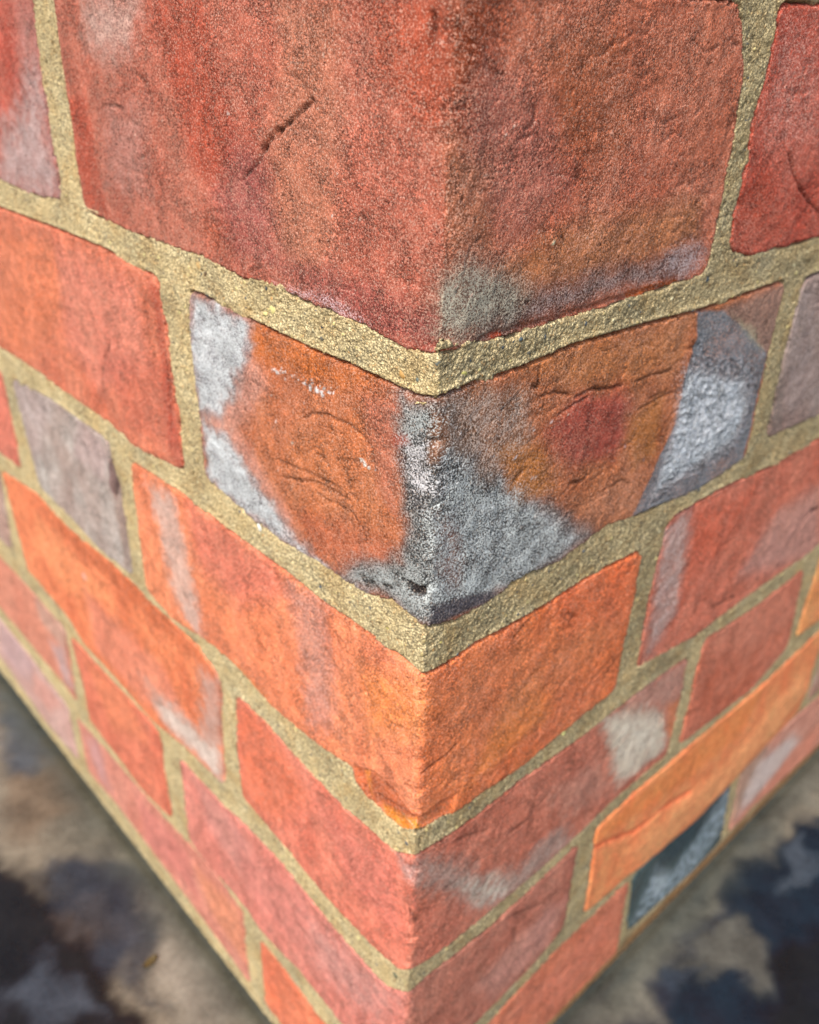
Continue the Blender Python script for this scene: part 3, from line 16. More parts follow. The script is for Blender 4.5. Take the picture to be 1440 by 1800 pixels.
SPOTS={'c2C':[(-64.6,-19.4,0.5,(240,235,230)),(-62.5,-19.6,0.6,(245,240,235)),(-60.4,-17.8,0.35,(240,235,230)),(-54.5,-20.0,0.3,(240,232,225)),(-50.3,-19.3,0.6,(250,245,240)),(-47.8,-19.5,0.8,(250,248,245)),(-44.8,-19.3,0.9,(252,250,248)),(-42.3,-19.5,0.8,(250,248,245)),(-39.3,-18.1,0.6,(245,240,235)),(-37.4,-17.8,0.4,(245,240,235)),(-41.3,-17.6,0.4,(245,240,235)),(-26.0,-32.5,0.6,(250,246,235)),(-24.4,-33.2,0.7,(250,246,235)),(-22.8,-33.6,0.55,(250,246,235)),(-19.9,-33.2,0.35,(250,246,240)),(-56.7,-39.4,0.55,(250,240,220)),(-64.8,-35.5,0.5,(245,225,215)),(-66.5,-28.1,0.4,(245,225,215)),(-50.6,-25.1,0.35,(245,225,215)),(-64.2,-51.1,0.5,(230,190,170)),(-46.9,-17.0,0.37,(246,240,232)),(-43.2,-17.7,0.26,(246,240,232)),(-38.4,-16.6,0.18,(246,240,232)),(-51.3,-19.3,0.29,(246,240,232)),(-65.2,-20.0,0.36,(246,240,232)),(-42.3,-18.7,0.19,(246,240,232)),(-47.0,-18.1,0.35,(246,240,232)),(-59.0,-20.7,0.35,(246,240,232)),(-56.0,-18.5,0.31,(246,240,232)),(-58.6,-18.4,0.37,(246,240,232)),(-39.3,-18.2,0.2,(246,240,232)),(-60.8,-19.3,0.29,(246,240,232)),(-65.7,-18.9,0.23,(246,240,232)),(-41.8,-17.9,0.27,(246,240,232)),(-43.2,-18.2,0.17,(246,240,232)),(-43.2,-17.7,0.33,(246,240,232)),(-54.4,-18.6,0.17,(246,240,232)),(-59.7,-18.8,0.33,(246,240,232)),(-37.6,-17.2,0.24,(246,240,232)),(-49.7,-18.0,0.32,(246,240,232)),(-41.7,-17.6,0.37,(246,240,232)),(-63.3,-20.2,0.36,(246,240,232)),(-54.6,-18.2,0.23,(246,240,232)),(-55.7,-18.9,0.19,(246,240,232)),(-44.7,-17.9,0.17,(246,240,232)),(-37.2,-17.5,0.21,(246,240,232)),(-47.4,-17.4,0.25,(246,240,232)),(-63.8,-19.2,0.27,(246,240,232)),(-40.1,-18.3,0.37,(246,240,232)),(-46.4,-17.8,0.26,(246,240,232)),(-60.8,-18.6,0.26,(246,240,232)),(-35.5,-15.7,0.26,(246,240,232)),(-50.7,-17.7,0.22,(246,240,232)),(-52.9,-19.0,0.38,(246,240,232)),(111.1,-70.9,0.18,(238,214,196)),(-26.0,-5.9,0.15,(238,214,196)),(65.4,-75.7,0.16,(238,214,196)),(64.5,-67.0,0.2,(238,214,196)),(35.5,-54.7,0.16,(238,214,196)),(38.5,-20.1,0.18,(238,214,196)),(58.8,-57.7,0.16,(238,214,196)),(107.3,-71.5,0.19,(238,214,196)),(-109.6,-71.1,0.15,(238,214,196)),(33.9,-31.5,0.22,(238,214,196)),(32.4,-56.4,0.16,(238,214,196)),(31.0,-51.1,0.22,(238,214,196)),(-23.2,-58.2,0.22,(238,214,196)),(43.9,-76.2,0.23,(238,214,196)),(5.8,-27.2,0.14,(238,214,196)),(82.0,-89.2,0.18,(238,214,196)),(41.2,-53.5,0.21,(238,214,196)),(-64.6,-72.9,0.19,(238,214,196)),(32.2,-28.0,0.19,(238,214,196)),(59.1,-53.4,0.21,(238,214,196)),(-99.3,-33.5,0.17,(238,214,196)),(27.3,-12.9,0.2,(238,214,196)),(22.1,-0.5,0.18,(238,214,196)),(-48.4,-10.2,0.14,(238,214,196)),(-29.9,-13.2,0.14,(238,214,196)),(-100.8,-60.1,0.17,(238,214,196)),(23.2,-37.3,0.15,(238,214,196)),(78.7,-9.9,0.17,(238,214,196)),(-37.9,-31.7,0.13,(238,214,196)),(68.4,-35.3,0.12,(238,214,196)),(19.7,-3.2,0.19,(238,214,196)),(-25.7,-39.5,0.23,(238,214,196)),(66.0,-38.1,0.22,(238,214,196)),(27.1,-23.0,0.14,(238,214,196)),(20.1,-34.2,0.23,(238,214,196)),(113.2,-69.9,0.16,(238,214,196)),(76.1,-9.4,0.13,(238,214,196)),(14.8,-36.2,0.14,(238,214,196)),(29.7,-62.8,0.17,(238,214,196)),(-9.5,-9.4,0.15,(238,214,196)),(107.4,-47.1,0.24,(238,214,196)),(95.9,-62.6,0.15,(238,214,196)),(113.6,-59.4,0.17,(238,214,196)),(-29.8,-73.1,0.18,(238,214,196)),(-36.5,-36.1,0.13,(238,214,196)),(23.7,-27.1,0.16,(238,214,196)),(64.3,-71.7,0.12,(238,214,196)),(7.0,-11.1,0.23,(238,214,196)),(54.6,-21.9,0.15,(238,214,196)),(-70.6,-95.2,0.16,(238,214,196)),(21.6,-28.5,0.2,(238,214,196)),(23.0,-48.6,0.13,(238,214,196)),(50.4,-24.7,0.18,(238,214,196)),(-26.3,-19.7,0.18,(238,214,196)),(-3.6,-15.8,0.21,(238,214,196)),(15.2,1.4,0.15,(238,214,196)),(-3.1,-53.9,0.23,(238,214,196)),(7.8,4.3,0.21,(238,214,196)),(-9.1,-32.2,0.2,(238,214,196)),(26.1,-30.4,0.23,(238,214,196)),(8.1,-31.3,0.27,(236,240,240)),(-2.0,-23.8,0.26,(236,240,240)),(-7.2,-60.3,0.24,(236,240,240)),(10.2,-25.7,0.25,(236,240,240)),(36.5,-24.9,0.21,(236,240,240)),(17.8,-41.3,0.18,(236,240,240)),(-3.2,-41.8,0.26,(236,240,240)),(-8.7,-22.5,0.26,(236,240,240)),(34.2,-58.8,0.13,(236,240,240)),(32.8,-81.8,0.29,(236,240,240)),(23.2,-15.6,0.26,(236,240,240)),(0.5,-44.2,0.28,(236,240,240)),(24.5,-20.9,0.18,(236,240,240)),(37.1,-25.5,0.23,(236,240,240)),(8.5,-17.9,0.23,(236,240,240)),(-10.4,-16.1,0.19,(236,240,240)),(-8.9,-12.8,0.22,(236,240,240)),(33.1,-74.2,0.15,(236,240,240)),(10.1,-27.4,0.23,(236,240,240)),(17.3,-71.5,0.19,(236,240,240)),(-8.2,-51.4,0.15,(236,240,240)),(22.6,-43.6,0.28,(236,240,240)),(18.9,-49.9,0.17,(236,240,240)),(16.2,-25.7,0.25,(236,240,240)),(13.6,-17.8,0.17,(236,240,240)),(9.2,-53.7,0.16,(236,240,240)),(28.9,-56.1,0.14,(236,240,240)),(21.8,-17.7,0.15,(236,240,240)),(18.5,-25.5,0.27,(236,240,240)),(12.9,-28.8,0.26,(236,240,240)),(-9.5,-53.9,0.14,(236,240,240)),(-2.1,-65.5,0.24,(236,240,240)),(-1.2,-13.3,0.29,(236,240,240)),(27.4,-67.4,0.15,(236,240,240)),(21.1,-33.4,0.17,(236,240,240)),(6.5,-44.5,0.19,(236,240,240)),(6.8,-16.0,0.26,(236,240,240)),(26.1,-65.7,0.2,(236,240,240)),(36.5,-49.5,0.22,(236,240,240)),(21.0,-58.8,0.19,(236,240,240)),(-7.8,-11.1,0.16,(236,240,240)),(-8.6,-64.6,0.21,(236,240,240)),(26.3,-13.5,0.21,(236,240,240)),(40.1,-58.0,0.2,(236,240,240)),(10.8,-15.1,0.15,(236,240,240)),(-3.7,-29.0,0.19,(236,240,240)),(34.7,-25.0,0.17,(236,240,240)),(1.5,-15.8,0.18,(236,240,240)),(0.6,-34.1,0.14,(236,240,240)),(39.6,-40.4,0.28,(236,240,240)),(30.0,-31.5,0.5,(235,215,215)),(43.7,-25.0,0.6,(205,185,180)),(38.2,-40.3,0.45,(240,215,210)),(82.1,-44.1,0.5,(200,170,170)),(93.9,-52.1,0.4,(200,170,170))],'c4L1':[(-238.9,-181.1,2.2,(250,190,170))],'c3C':[(18.6,-113.9,0.21,(250,190,150)),(65.4,-84.0,0.24,(250,190,150)),(-62.3,-147.0,0.25,(250,190,150)),(-92.8,-112.6,0.13,(250,190,150)),(-73.1,-89.5,0.19,(250,190,150)),(78.0,-114.8,0.18,(250,190,150)),(-22.2,-81.3,0.25,(250,190,150)),(19.4,-67.7,0.17,(250,190,150)),(17.9,-141.8,0.23,(250,190,150)),(-29.3,-157.0,0.13,(250,190,150)),(-139.8,-217.4,0.2,(250,190,150)),(-139.6,-183.6,0.29,(250,190,150)),(-12.8,-81.7,0.15,(250,190,150)),(-139.4,-235.5,0.21,(250,190,150)),(61.9,-76.5,0.17,(250,190,150)),(-133.5,-159.6,0.14,(250,190,150)),(-69.3,-121.4,0.18,(250,190,150)),(-124.5,-111.4,0.29,(250,190,150)),(-91.9,-147.3,0.19,(250,190,150)),(-11.5,-58.7,0.18,(250,190,150)),(-116.0,-167.1,0.28,(250,190,150)),(3.3,-122.7,0.16,(250,190,150)),(-150.7,-189.7,0.21,(250,190,150)),(-3.6,-78.5,0.23,(250,190,150)),(28.8,-146.3,0.18,(250,190,150)),(-25.3,-137.0,0.17,(250,190,150)),(-108.8,-134.2,0.14,(250,190,150)),(37.9,-141.9,0.18,(250,190,150)),(-100.9,-104.2,0.17,(250,190,150)),(-122.1,-156.6,0.22,(250,190,150)),(-69.3,-86.1,0.24,(250,190,150)),(-129.6,-132.7,0.18,(250,190,150)),(-40.6,-74.8,0.2,(250,190,150)),(-56.9,-152.2,0.22,(250,190,150)),(64.8,-139.8,0.25,(250,190,150)),(-2.9,-83.8,0.26,(250,190,150)),(14.8,-141.1,0.25,(250,190,150)),(17.4,-75.6,0.26,(250,190,150)),(-38.8,-76.7,0.14,(250,190,150)),(-91.7,-118.9,0.24,(250,190,150))],'c1C':[(-65.4,64.2,0.25,(236,200,180)),(-10.0,68.3,0.14,(236,200,180)),(-114.0,39.8,0.27,(236,200,180)),(75.4,29.0,0.17,(236,200,180)),(-33.8,47.6,0.18,(236,200,180)),(-167.0,12.8,0.26,(236,200,180)),(18.5,65.3,0.21,(236,200,180)),(-105.8,11.5,0.2,(236,200,180)),(76.5,14.4,0.15,(236,200,180)),(-62.6,3.0,0.2,(236,200,180)),(-32.6,42.8,0.25,(236,200,180)),(70.1,35.3,0.29,(236,200,180)),(-3.3,64.7,0.26,(236,200,180)),(-35.5,66.1,0.29,(236,200,180)),(-157.2,15.0,0.21,(236,200,180)),(53.8,46.3,0.16,(236,200,180)),(-68.5,55.0,0.22,(236,200,180)),(-51.1,18.3,0.17,(236,200,180)),(-50.6,53.3,0.29,(236,200,180)),(51.3,13.8,0.23,(236,200,180)),(-39.3,60.6,0.26,(236,200,180)),(-21.7,67.4,0.16,(236,200,180)),(-133.2,5.6,0.27,(236,200,180)),(-97.7,5.4,0.18,(236,200,180)),(16.2,18.5,0.23,(236,200,180)),(35.4,48.4,0.13,(236,200,180)),(-16.9,35.7,0.16,(236,200,180)),(-42.1,49.7,0.13,(236,200,180)),(-60.6,43.4,0.21,(236,200,180)),(16.6,48.0,0.29,(236,200,180)),(46.3,8.9,0.24,(236,200,180)),(11.4,40.2,0.26,(236,200,180)),(-49.1,30.2,0.24,(236,200,180)),(-15.5,54.1,0.14,(236,200,180)),(-129.3,38.4,0.22,(236,200,180)),(30.8,26.6,0.18,(236,200,180)),(63.2,53.7,0.24,(236,200,180)),(-145.2,-0.0,0.24,(236,200,180)),(84.8,4.6,0.24,(236,200,180)),(49.0,22.5,0.23,(236,200,180)),(-90.8,29.9,0.27,(236,200,180)),(-86.8,-8.0,0.22,(236,200,180)),(-40.7,68.6,0.19,(236,200,180)),(-102.6,16.9,0.27,(236,200,180)),(64.9,29.9,0.19,(236,200,180)),(-128.7,9.2,0.22,(236,200,180)),(18.5,49.4,0.27,(236,200,180)),(-87.2,46.3,0.17,(236,200,180)),(4.6,18.0,0.16,(236,200,180)),(5.8,26.5,0.17,(236,200,180)),(-144.1,18.0,0.26,(236,200,180)),(59.0,22.0,0.2,(236,200,180)),(-34.5,36.8,0.27,(236,200,180)),(-62.7,50.1,0.23,(236,200,180)),(70.8,59.2,0.13,(236,200,180)),(-123.4,21.4,0.23,(236,200,180)),(-94.3,54.0,0.23,(236,200,180)),(8.0,31.0,0.25,(236,200,180)),(-142.8,25.6,0.26,(236,200,180)),(71.0,50.4,0.27,(236,200,180)),(9.1,15.3,0.17,(236,200,180)),(18.9,19.6,0.21,(236,200,180)),(-121.2,52.0,0.16,(236,200,180)),(-123.4,55.1,0.23,(236,200,180)),(-131.8,2.2,0.25,(236,200,180)),(44.7,18.3,0.24,(236,200,180)),(76.3,0.8,0.23,(236,200,180)),(68.6,64.6,0.15,(236,200,180)),(-134.5,50.2,0.19,(236,200,180)),(-27.4,27.9,0.25,(236,200,180)),(-131.8,34.1,0.22,(236,200,180)),(-44.8,61.8,0.23,(236,200,180)),(-46.6,24.2,0.21,(236,200,180)),(87.9,-0.1,0.14,(236,200,180)),(30.8,26.2,0.18,(236,200,180)),(-121.0,28.9,0.19,(236,200,180)),(28.1,12.5,0.19,(236,200,180)),(-67.1,34.5,0.24,(236,200,180)),(35.3,35.5,0.18,(236,200,180)),(-56.8,9.7,0.21,(236,200,180)),(-145.3,31.1,0.17,(236,200,180)),(7.9,66.3,0.17,(236,200,180)),(-128.7,28.1,0.29,(236,200,180)),(-11.8,48.5,0.28,(236,200,180)),(-127.9,38.5,0.26,(236,200,180)),(-177.2,-7.6,0.19,(236,200,180)),(-154.8,45.0,0.2,(236,200,180)),(-44.1,36.3,0.14,(236,200,180)),(-93.5,-9.7,0.2,(236,200,180)),(-25.2,64.6,0.17,(236,200,180)),(35.9,23.1,0.5,(240,220,180)),(-37.0,27.1,0.4,(235,215,205)),(-79.6,45.0,0.5,(240,215,205))]}
FLOORP=[((122,118,104),0.9,26,[(-318.9,318.7),(-237.6,232.1),(-139.4,141.8),(-66.5,67.1),(-117.7,64.0),(-122.2,114.0),(-162.9,164.0),(-206.7,161.0),(-258.0,183.0)]),((128,104,80),0.6,22,[(-295.0,265.6),(-249.4,252.3),(-208.9,195.4),(-231.9,171.8),(-256.1,178.7)]),((164,156,140),0.8,20,[(-152.5,140.9),(-122.2,114.0),(-84.2,68.9),(-109.2,64.5),(-132.0,93.4),(-149.1,119.2)]),((158,136,114),0.7,16,[(-202.2,115.7),(-175.9,131.9),(-156.3,111.8),(-175.5,103.7)]),((84,94,104),0.85,16,[(-324.7,331.6),(-280.9,290.1),(-245.3,241.9),(-252.2,220.9),(-276.5,224.2)]),((56,62,70),0.85,16,[(-213.4,160.5),(-174.5,147.2),(-138.8,106.1),(-125.0,69.3),(-156.0,91.9),(-217.3,136.6)]),((24,18,17),1,18,[(-250.5,166.2),(-217.3,136.6),(-186.6,116.7),(-167.1,97.6),(-139.4,68.4),(-129.1,36.2),(-190.5,32.5),(-280.2,155.9)]),((84,92,102),0.7,14,[(-208.7,73.0),(-193.8,102.5),(-170.0,72.4),(-151.7,61.9),(-183.2,54.3)]),((142,138,122),0.9,20,[(83.5,76.3),(126.5,123.1),(185.9,183.6),(280.5,275.5),(264.0,228.9),(209.5,193.6),(187.5,163.6),(153.5,131.8),(124.8,96.9),(136.1,79.5)]),((28,42,54),1.0,13,[(260.7,219.3),(236.1,199.8),(213.1,193.9),(187.5,163.6),(178.1,140.5),(197.8,131.2),(194.3,114.0),(175.3,106.4),(154.4,121.5),(142.7,110.8),(148.4,95.3),(139.9,76.8),(163.7,53.5),(260.5,87.1),(353.2,297.5)]),((104,102,92),0.85,12,[(156.8,125.1),(185.7,144.6),(196.8,127.6),(194.8,110.8),(188.2,104.0),(178.8,108.2),(159.8,105.4),(149.7,114.5)]),((88,98,108),0.7,9,[(226.1,190.5),(254.2,201.0),(245.1,175.4),(218.2,165.7)]),((26,22,24),0.8,16,[(195.8,114.1),(234.1,144.2),(230.7,85.3),(181.8,68.1)]),((66,76,88),0.8,8,[(143.4,114.1),(155.2,111.6),(149.1,98.4),(137.6,100.8)]),((70,76,78),0.8,8,[(98.4,101.5),(110.2,99.1),(112.2,93.0),(103.4,94.0)])]
PEB=[(-42.5,-1.1,1.3,(50,66,80)),(-64.4,-2.3,1.6,(238,226,150)),(-67.8,-4.2,1.2,(238,226,150)),(-101.2,1.4,2.0,(206,170,110)),(-97.6,0.2,1.6,(110,88,58)),(-77.1,-77.1,1.5,(232,236,226)),(-11.8,-4.8,1.6,(206,160,90)),(-6.4,-4.3,1.2,(110,120,110)),(8.8,-3.0,1.6,(214,206,120)),(0.0,1.5,1.0,(110,116,108)),(27.8,1.3,1.0,(90,104,108)),(112.0,2.1,1.3,(84,98,104)),(160.1,-5.0,1.2,(90,100,96)),(186.3,-5.7,1.4,(236,220,150)),(171.4,-5.3,1.2,(214,200,140)),(51.8,-76.6,1.2,(92,98,96)),(81.7,-78.7,0.9,(236,226,190)),(110.3,-108.0,1.0,(240,230,190)),(109.0,-116.2,1.1,(230,206,140)),(107.4,-113.0,0.8,(230,206,140)),(6.5,-80.4,1.0,(220,204,120)),(-15.0,-81.0,1.2,(222,208,120)),(166.2,-77.4,1.3,(240,214,130)),(189.2,-82.9,1.3,(224,196,110)),(135.6,-77.7,1.2,(70,80,84)),(-87.8,-93.3,1.2,(236,222,150)),(-147.8,-83.1,1.6,(228,210,140)),(-79.1,-91.7,1.0,(226,212,150)),(126.1,-159.8,1.4,(226,206,140)),(119.4,-149.7,1.6,(222,200,130)),(152.3,-158.5,1.2,(220,210,150)),(-153.6,-156.7,1.8,(250,240,160)),(-117.0,-235.1,2.2,(250,250,190)),(225.7,-156.5,1.8,(236,230,190)),(-198.3,-5.2,1.1,(110,100,70)),(-168.2,-0.3,0.9,(90,90,80)),(-75.1,2.3,1.0,(60,66,70)),(-66.6,3.0,0.9,(60,66,70)),(6.1,-91.3,1.5,(120,130,115)),(1.7,-90.2,1.3,(120,130,115)),(49.9,-36.2,0.8,(220,200,140)),(74.0,-81.8,1.1,(240,220,150)),(74.2,-157.0,1.6,(236,230,150)),(-27.0,-233.9,2.0,(250,244,170)),(-6.2,-232.2,1.6,(90,96,70)),(183.4,-4.2,1.1,(238,226,160)),(-108.9,-5.4,1.6,(224,200,150)),(-112.1,-4.4,1.5,(230,216,170)),(-104.9,-114.7,1.0,(90,90,70))]
DEB=[(-137.3,95.6,'leaf')]

MM = 0.001
sc = bpy.context.scene
col = sc.collection

# ---------------------------------------------------------------- camera
cam = bpy.data.cameras.new('camera')
cam.sensor_fit = 'VERTICAL'; cam.sensor_height = 24.0; cam.sensor_width = 24.0
cam.lens = CAM_F / 1800.0 * 24.0
cam.clip_start = 0.005; cam.clip_end = 60
co = bpy.data.objects.new('camera', cam); col.objects.link(co)
R, U, F = Vector(CAM_R), Vector(CAM_U), Vector(CAM_FW)
m = Matrix((R, U, -F)).transposed().to_4x4(); m.translation = Vector(CAM_P) * MM
co.matrix_world = m
cam.dof.use_dof = True; cam.dof.focus_distance = 0.208; cam.dof.aperture_fstop = 9.5
sc.camera = co

# ---------------------------------------------------------------- world, sun, exposure
SUN_EL, SUN_AZ = math.radians(50), math.radians(208)      # azimuth clockwise from +y: from the camera's left, behind
w = bpy.data.worlds.new('World'); sc.world = w; w.use_nodes = True
nt = w.node_tree
sky = nt.nodes.new('ShaderNodeTexSky'); sky.sky_type = 'NISHITA'; sky.sun_disc = False
sky.sun_elevation = SUN_EL; sky.sun_rotation = SUN_AZ
sky.air_density = 1.0; sky.dust_density = 4.0; sky.ozone_density = 1.0
bgn = nt.nodes['Background']; bgn.inputs[1].default_value = 0.12
nt.links.new(sky.outputs[0], bgn.inputs[0])
sun = bpy.data.lights.new('sun', 'SUN'); sun.energy = 2.1; sun.angle = math.radians(14); sun.color = (1.0, 0.97, 0.93)
so = bpy.data.objects.new('sun', sun); col.objects.link(so)
sd = Vector((math.sin(SUN_AZ) * math.cos(SUN_EL), math.cos(SUN_AZ) * math.cos(SUN_EL), math.sin(SUN_EL)))
so.rotation_euler = sd.to_track_quat('Z', 'Y').to_euler(); so.location = sd * 3
sc.view_settings.view_transform = 'Standard'; sc.view_settings.look = 'None'
sc.view_settings.exposure = 0.80; sc.view_settings.gamma = 1.0
ALB_L, ALB_R, ALB_F = 0.70, 1.22, 0.58      # what divides seen colour into surface colour, per side measured in the photograph
sc.cycles.max_bounces = 5; sc.cycles.diffuse_bounces = 3

# ---------------------------------------------------------------- numeric helpers
_rng = np.random.RandomState(7)
_perm = _rng.permutation(256).astype(np.int32); _perm = np.concatenate([_perm, _perm, _perm])
_g = _rng.normal(size=(256, 3)); _g /= np.linalg.norm(_g, axis=1)[:, None]; _g = _g.astype(np.float32)
def perlin(P):
    P = np.asarray(P, np.float32); i = np.floor(P).astype(np.int32); f = P - i; i &= 255
    u = f * f * f * (f * (f * 6 - 15) + 10); r = 0
    for dx in (0, 1):
        wx = u[:, 0] if dx else 1 - u[:, 0]
        for dy in (0, 1):
            wy = u[:, 1] if dy else 1 - u[:, 1]
            for dz in (0, 1):
                wz = u[:, 2] if dz else 1 - u[:, 2]
                h = _perm[_perm[_perm[(i[:, 0] + dx) & 255] + ((i[:, 1] + dy) & 255)] + ((i[:, 2] + dz) & 255)]
                g = _g[h]
                r = r + wx * wy * wz * (g[:, 0] * (f[:, 0] - dx) + g[:, 1] * (f[:, 1] - dy) + g[:, 2] * (f[:, 2] - dz))
    return r * 1.5
def fbm(P, size, octs=3, off=0.0):
    r = 0; a = 1.0; Q = P / size + off
    for k in range(octs):
        r = r + a * perlin(Q); Q = Q * 2.03 + 17.3; a *= 0.5
    return r
def sstep(a, b, x):
    t = np.clip((x - a) / (b - a), 0, 1); return t * t * (3 - 2 * t)
def lin(c):
    c = np.array(c, float) / 255.0
    return np.where(c <= 0.04045, c / 12.92, ((c + 0.055) / 1.055) ** 2.4)
def seen(c, right):
    """colour judged in the photograph (per side) -> linear light, undoing the eye's bias for saturated reds"""
    a = lin(c); sat = float(np.clip(1 - a[2] / max(a[0], 1e-4), 0, 1))
    k = (1.18, 1.06 * (1 + .32 * sat), 1.0 * (1 + .25 * sat)) if right else (1.18, 1.04 * (1 + .45 * sat), 1.0 * (1 + .65 * sat))
    return a * np.array(k)
def interp(pts, x):
    a = np.array(pts, float); return np.interp(x, a[:, 0], a[:, 1])
def interp_z(pts, z):
    a = np.array(pts, float)
    if len(a) == 1: return np.full_like(z, a[0, 0])
    return np.interp(z, a[:, 1], a[:, 0])
def seg_dist(x, y, pts, closed):
    d = np.full(x.shape, 1e9); n = len(pts)
    for k in range(n if closed else n - 1):
        ax, ay = pts[k]; bx, by = pts[(k + 1) % n]
        vx, vy = bx - ax, by - ay; L = vx * vx + vy * vy + 1e-9
        t = np.clip(((x - ax) * vx + (y - ay) * vy) / L, 0, 1)
        d = np.minimum(d, np.hypot(x - ax - t * vx, y - ay - t * vy))
    return d
def poly_sd(x, y, pts):
    inside = np.zeros(x.shape, bool); n = len(pts)
    for k in range(n):
        ax, ay = pts[k]; bx, by = pts[(k + 1) % n]
        if ay == by: continue
        c = ((ay > y) != (by > y)) & (x < (bx - ax) * (y - ay) / (by - ay) + ax)
        inside ^= c
    d = seg_dist(x, y, pts, True)
    return np.where(inside, d, -d)

S2 = 2 ** -.5
dL, dR = np.array([-S2, S2, 0]), np.array([S2, S2, 0])
nL, nR = np.array([-S2, -S2, 0]), np.array([S2, -S2, 0])
def base_dir(s, rad):
    """point on the wall's outer face (rounded corner of radius rad) and its outward normal"""
    a = rad * math.pi / 4
    u = np.where(np.abs(s) > a, np.abs(s) - a + rad, 0)
    th = np.clip(s / a, -1, 1) * math.pi / 4                        # angle about the corner, 0 looks towards -y
    n = np.stack([np.sin(th), -np.cos(th), 0 * th], 1)
    c = np.array([0, rad * math.sqrt(2), 0])
    Pa = c + n * rad
    Pf = np.where((s < 0)[:, None], dL, dR) * u[:, None]
    return np.where((np.abs(s) > a)[:, None], Pf, Pa), n
def face_pt(s, z, h, rad):
    P, n = base_dir(s, rad); P = P + n * h[:, None]; P[:, 2] = z
    return P
def inner_pt(s, z, D):
    u = np.maximum(np.abs(s), D)
    left = (s < 0)[:, None]
    P = np.where(left, dL, dR) * u[:, None] - np.where(left, nL, nR) * D; P[:, 2] = z
    return P

def new_mesh(name, co_, faces, attrs=None, smooth=True):
    me = bpy.data.meshes.new(name)
    nv = len(co_); me.vertices.add(nv); me.vertices.foreach_set('co', np.ascontiguousarray(co_, np.float32).ravel())
    faces = np.ascontiguousarray(faces, np.int32); nf, k = faces.shape
    me.loops.add(nf * k); me.loops.foreach_set('vertex_index', faces.ravel())
    me.polygons.add(nf); me.polygons.foreach_set('loop_start', np.arange(0, nf * k, k, dtype=np.int32))
    me.polygons.foreach_set('loop_total', np.full(nf, k, np.int32))
    me.update(calc_edges=True); me.validate()
    if smooth: me.polygons.foreach_set('use_smooth', np.ones(len(me.polygons), bool))
    for an, v in (attrs or {}).items():
        v = np.ascontiguousarray(v, np.float32)
        if v.ndim == 2:
            a = me.attributes.new(an, 'FLOAT_COLOR', 'POINT')
            a.data.foreach_set('color', np.concatenate([v, np.ones((nv, 1), np.float32)], 1).ravel())
        else:
            a = me.attributes.new(an, 'FLOAT', 'POINT'); a.data.foreach_set('value', v)
    return me
def link(name, me, mat, parent=None, loc=(0, 0, 0)):
    o = bpy.data.objects.new(name, me); col.objects.link(o); o.location = loc
    if mat: me.materials.append(mat)
    if parent: o.parent = parent
    return o
def grid_faces(ns, nz):
    i = np.arange(ns - 1)[:, None] * nz + np.arange(nz - 1)[None, :]
    return np.stack([i, i + nz, i + nz + 1, i + 1], -1).reshape(-1, 4)

# ---------------------------------------------------------------- materials
def nodes(mat):
    mat.use_nodes = True; t = mat.node_tree; t.nodes.clear()
    N = lambda kind, **kw: _mk(t, kind, kw)
    return t, N
def _mk(t, kind, kw):
    n = t.nodes.new(kind)
    for k, v in kw.items(): setattr(n, k, v)
    return n
def noise(t, N, vec, scale, detail=2, rough=.6):
    n = N('ShaderNodeTexNoise'); n.inputs['Scale'].default_value = scale; n.inputs['Detail'].default_value = detail
    n.inputs['Roughness'].default_value = rough; t.links.new(vec, n.inputs['Vector']); return n.outputs['Fac']
def math_(t, N, op, a, b=None, c=None, clamp=False):
    n = N('ShaderNodeMath', operation=op, use_clamp=clamp)
    for i, v in enumerate((a, b, c)):
        if v is None: continue
        if isinstance(v, (int, float)): n.inputs[i].default_value = v
        else: t.links.new(v, n.inputs[i])
    return n.outputs[0]
def maprange(t, N, v, a, b, c, d):
    n = N('ShaderNodeMapRange'); n.clamp = True
    t.links.new(v, n.inputs[0])
    for i, x in enumerate((a, b, c, d)): n.inputs[i + 1].default_value = x
    return n.outputs[0]
def mixc(t, N, fac, a, b, mode='MIX'):
    n = N('ShaderNodeMix', data_type='RGBA', blend_type=mode, clamp_factor=True)
    for sock, v in ((n.inputs[0], fac), (n.inputs[6], a), (n.inputs[7], b)):
        if isinstance(v, (int, float)): sock.default_value = v
        elif isinstance(v, tuple): sock.default_value = v
        else: t.links.new(v, sock)
    return n.outputs[2]
def attr(N, name):
    n = N('ShaderNodeAttribute', attribute_name=name); return n

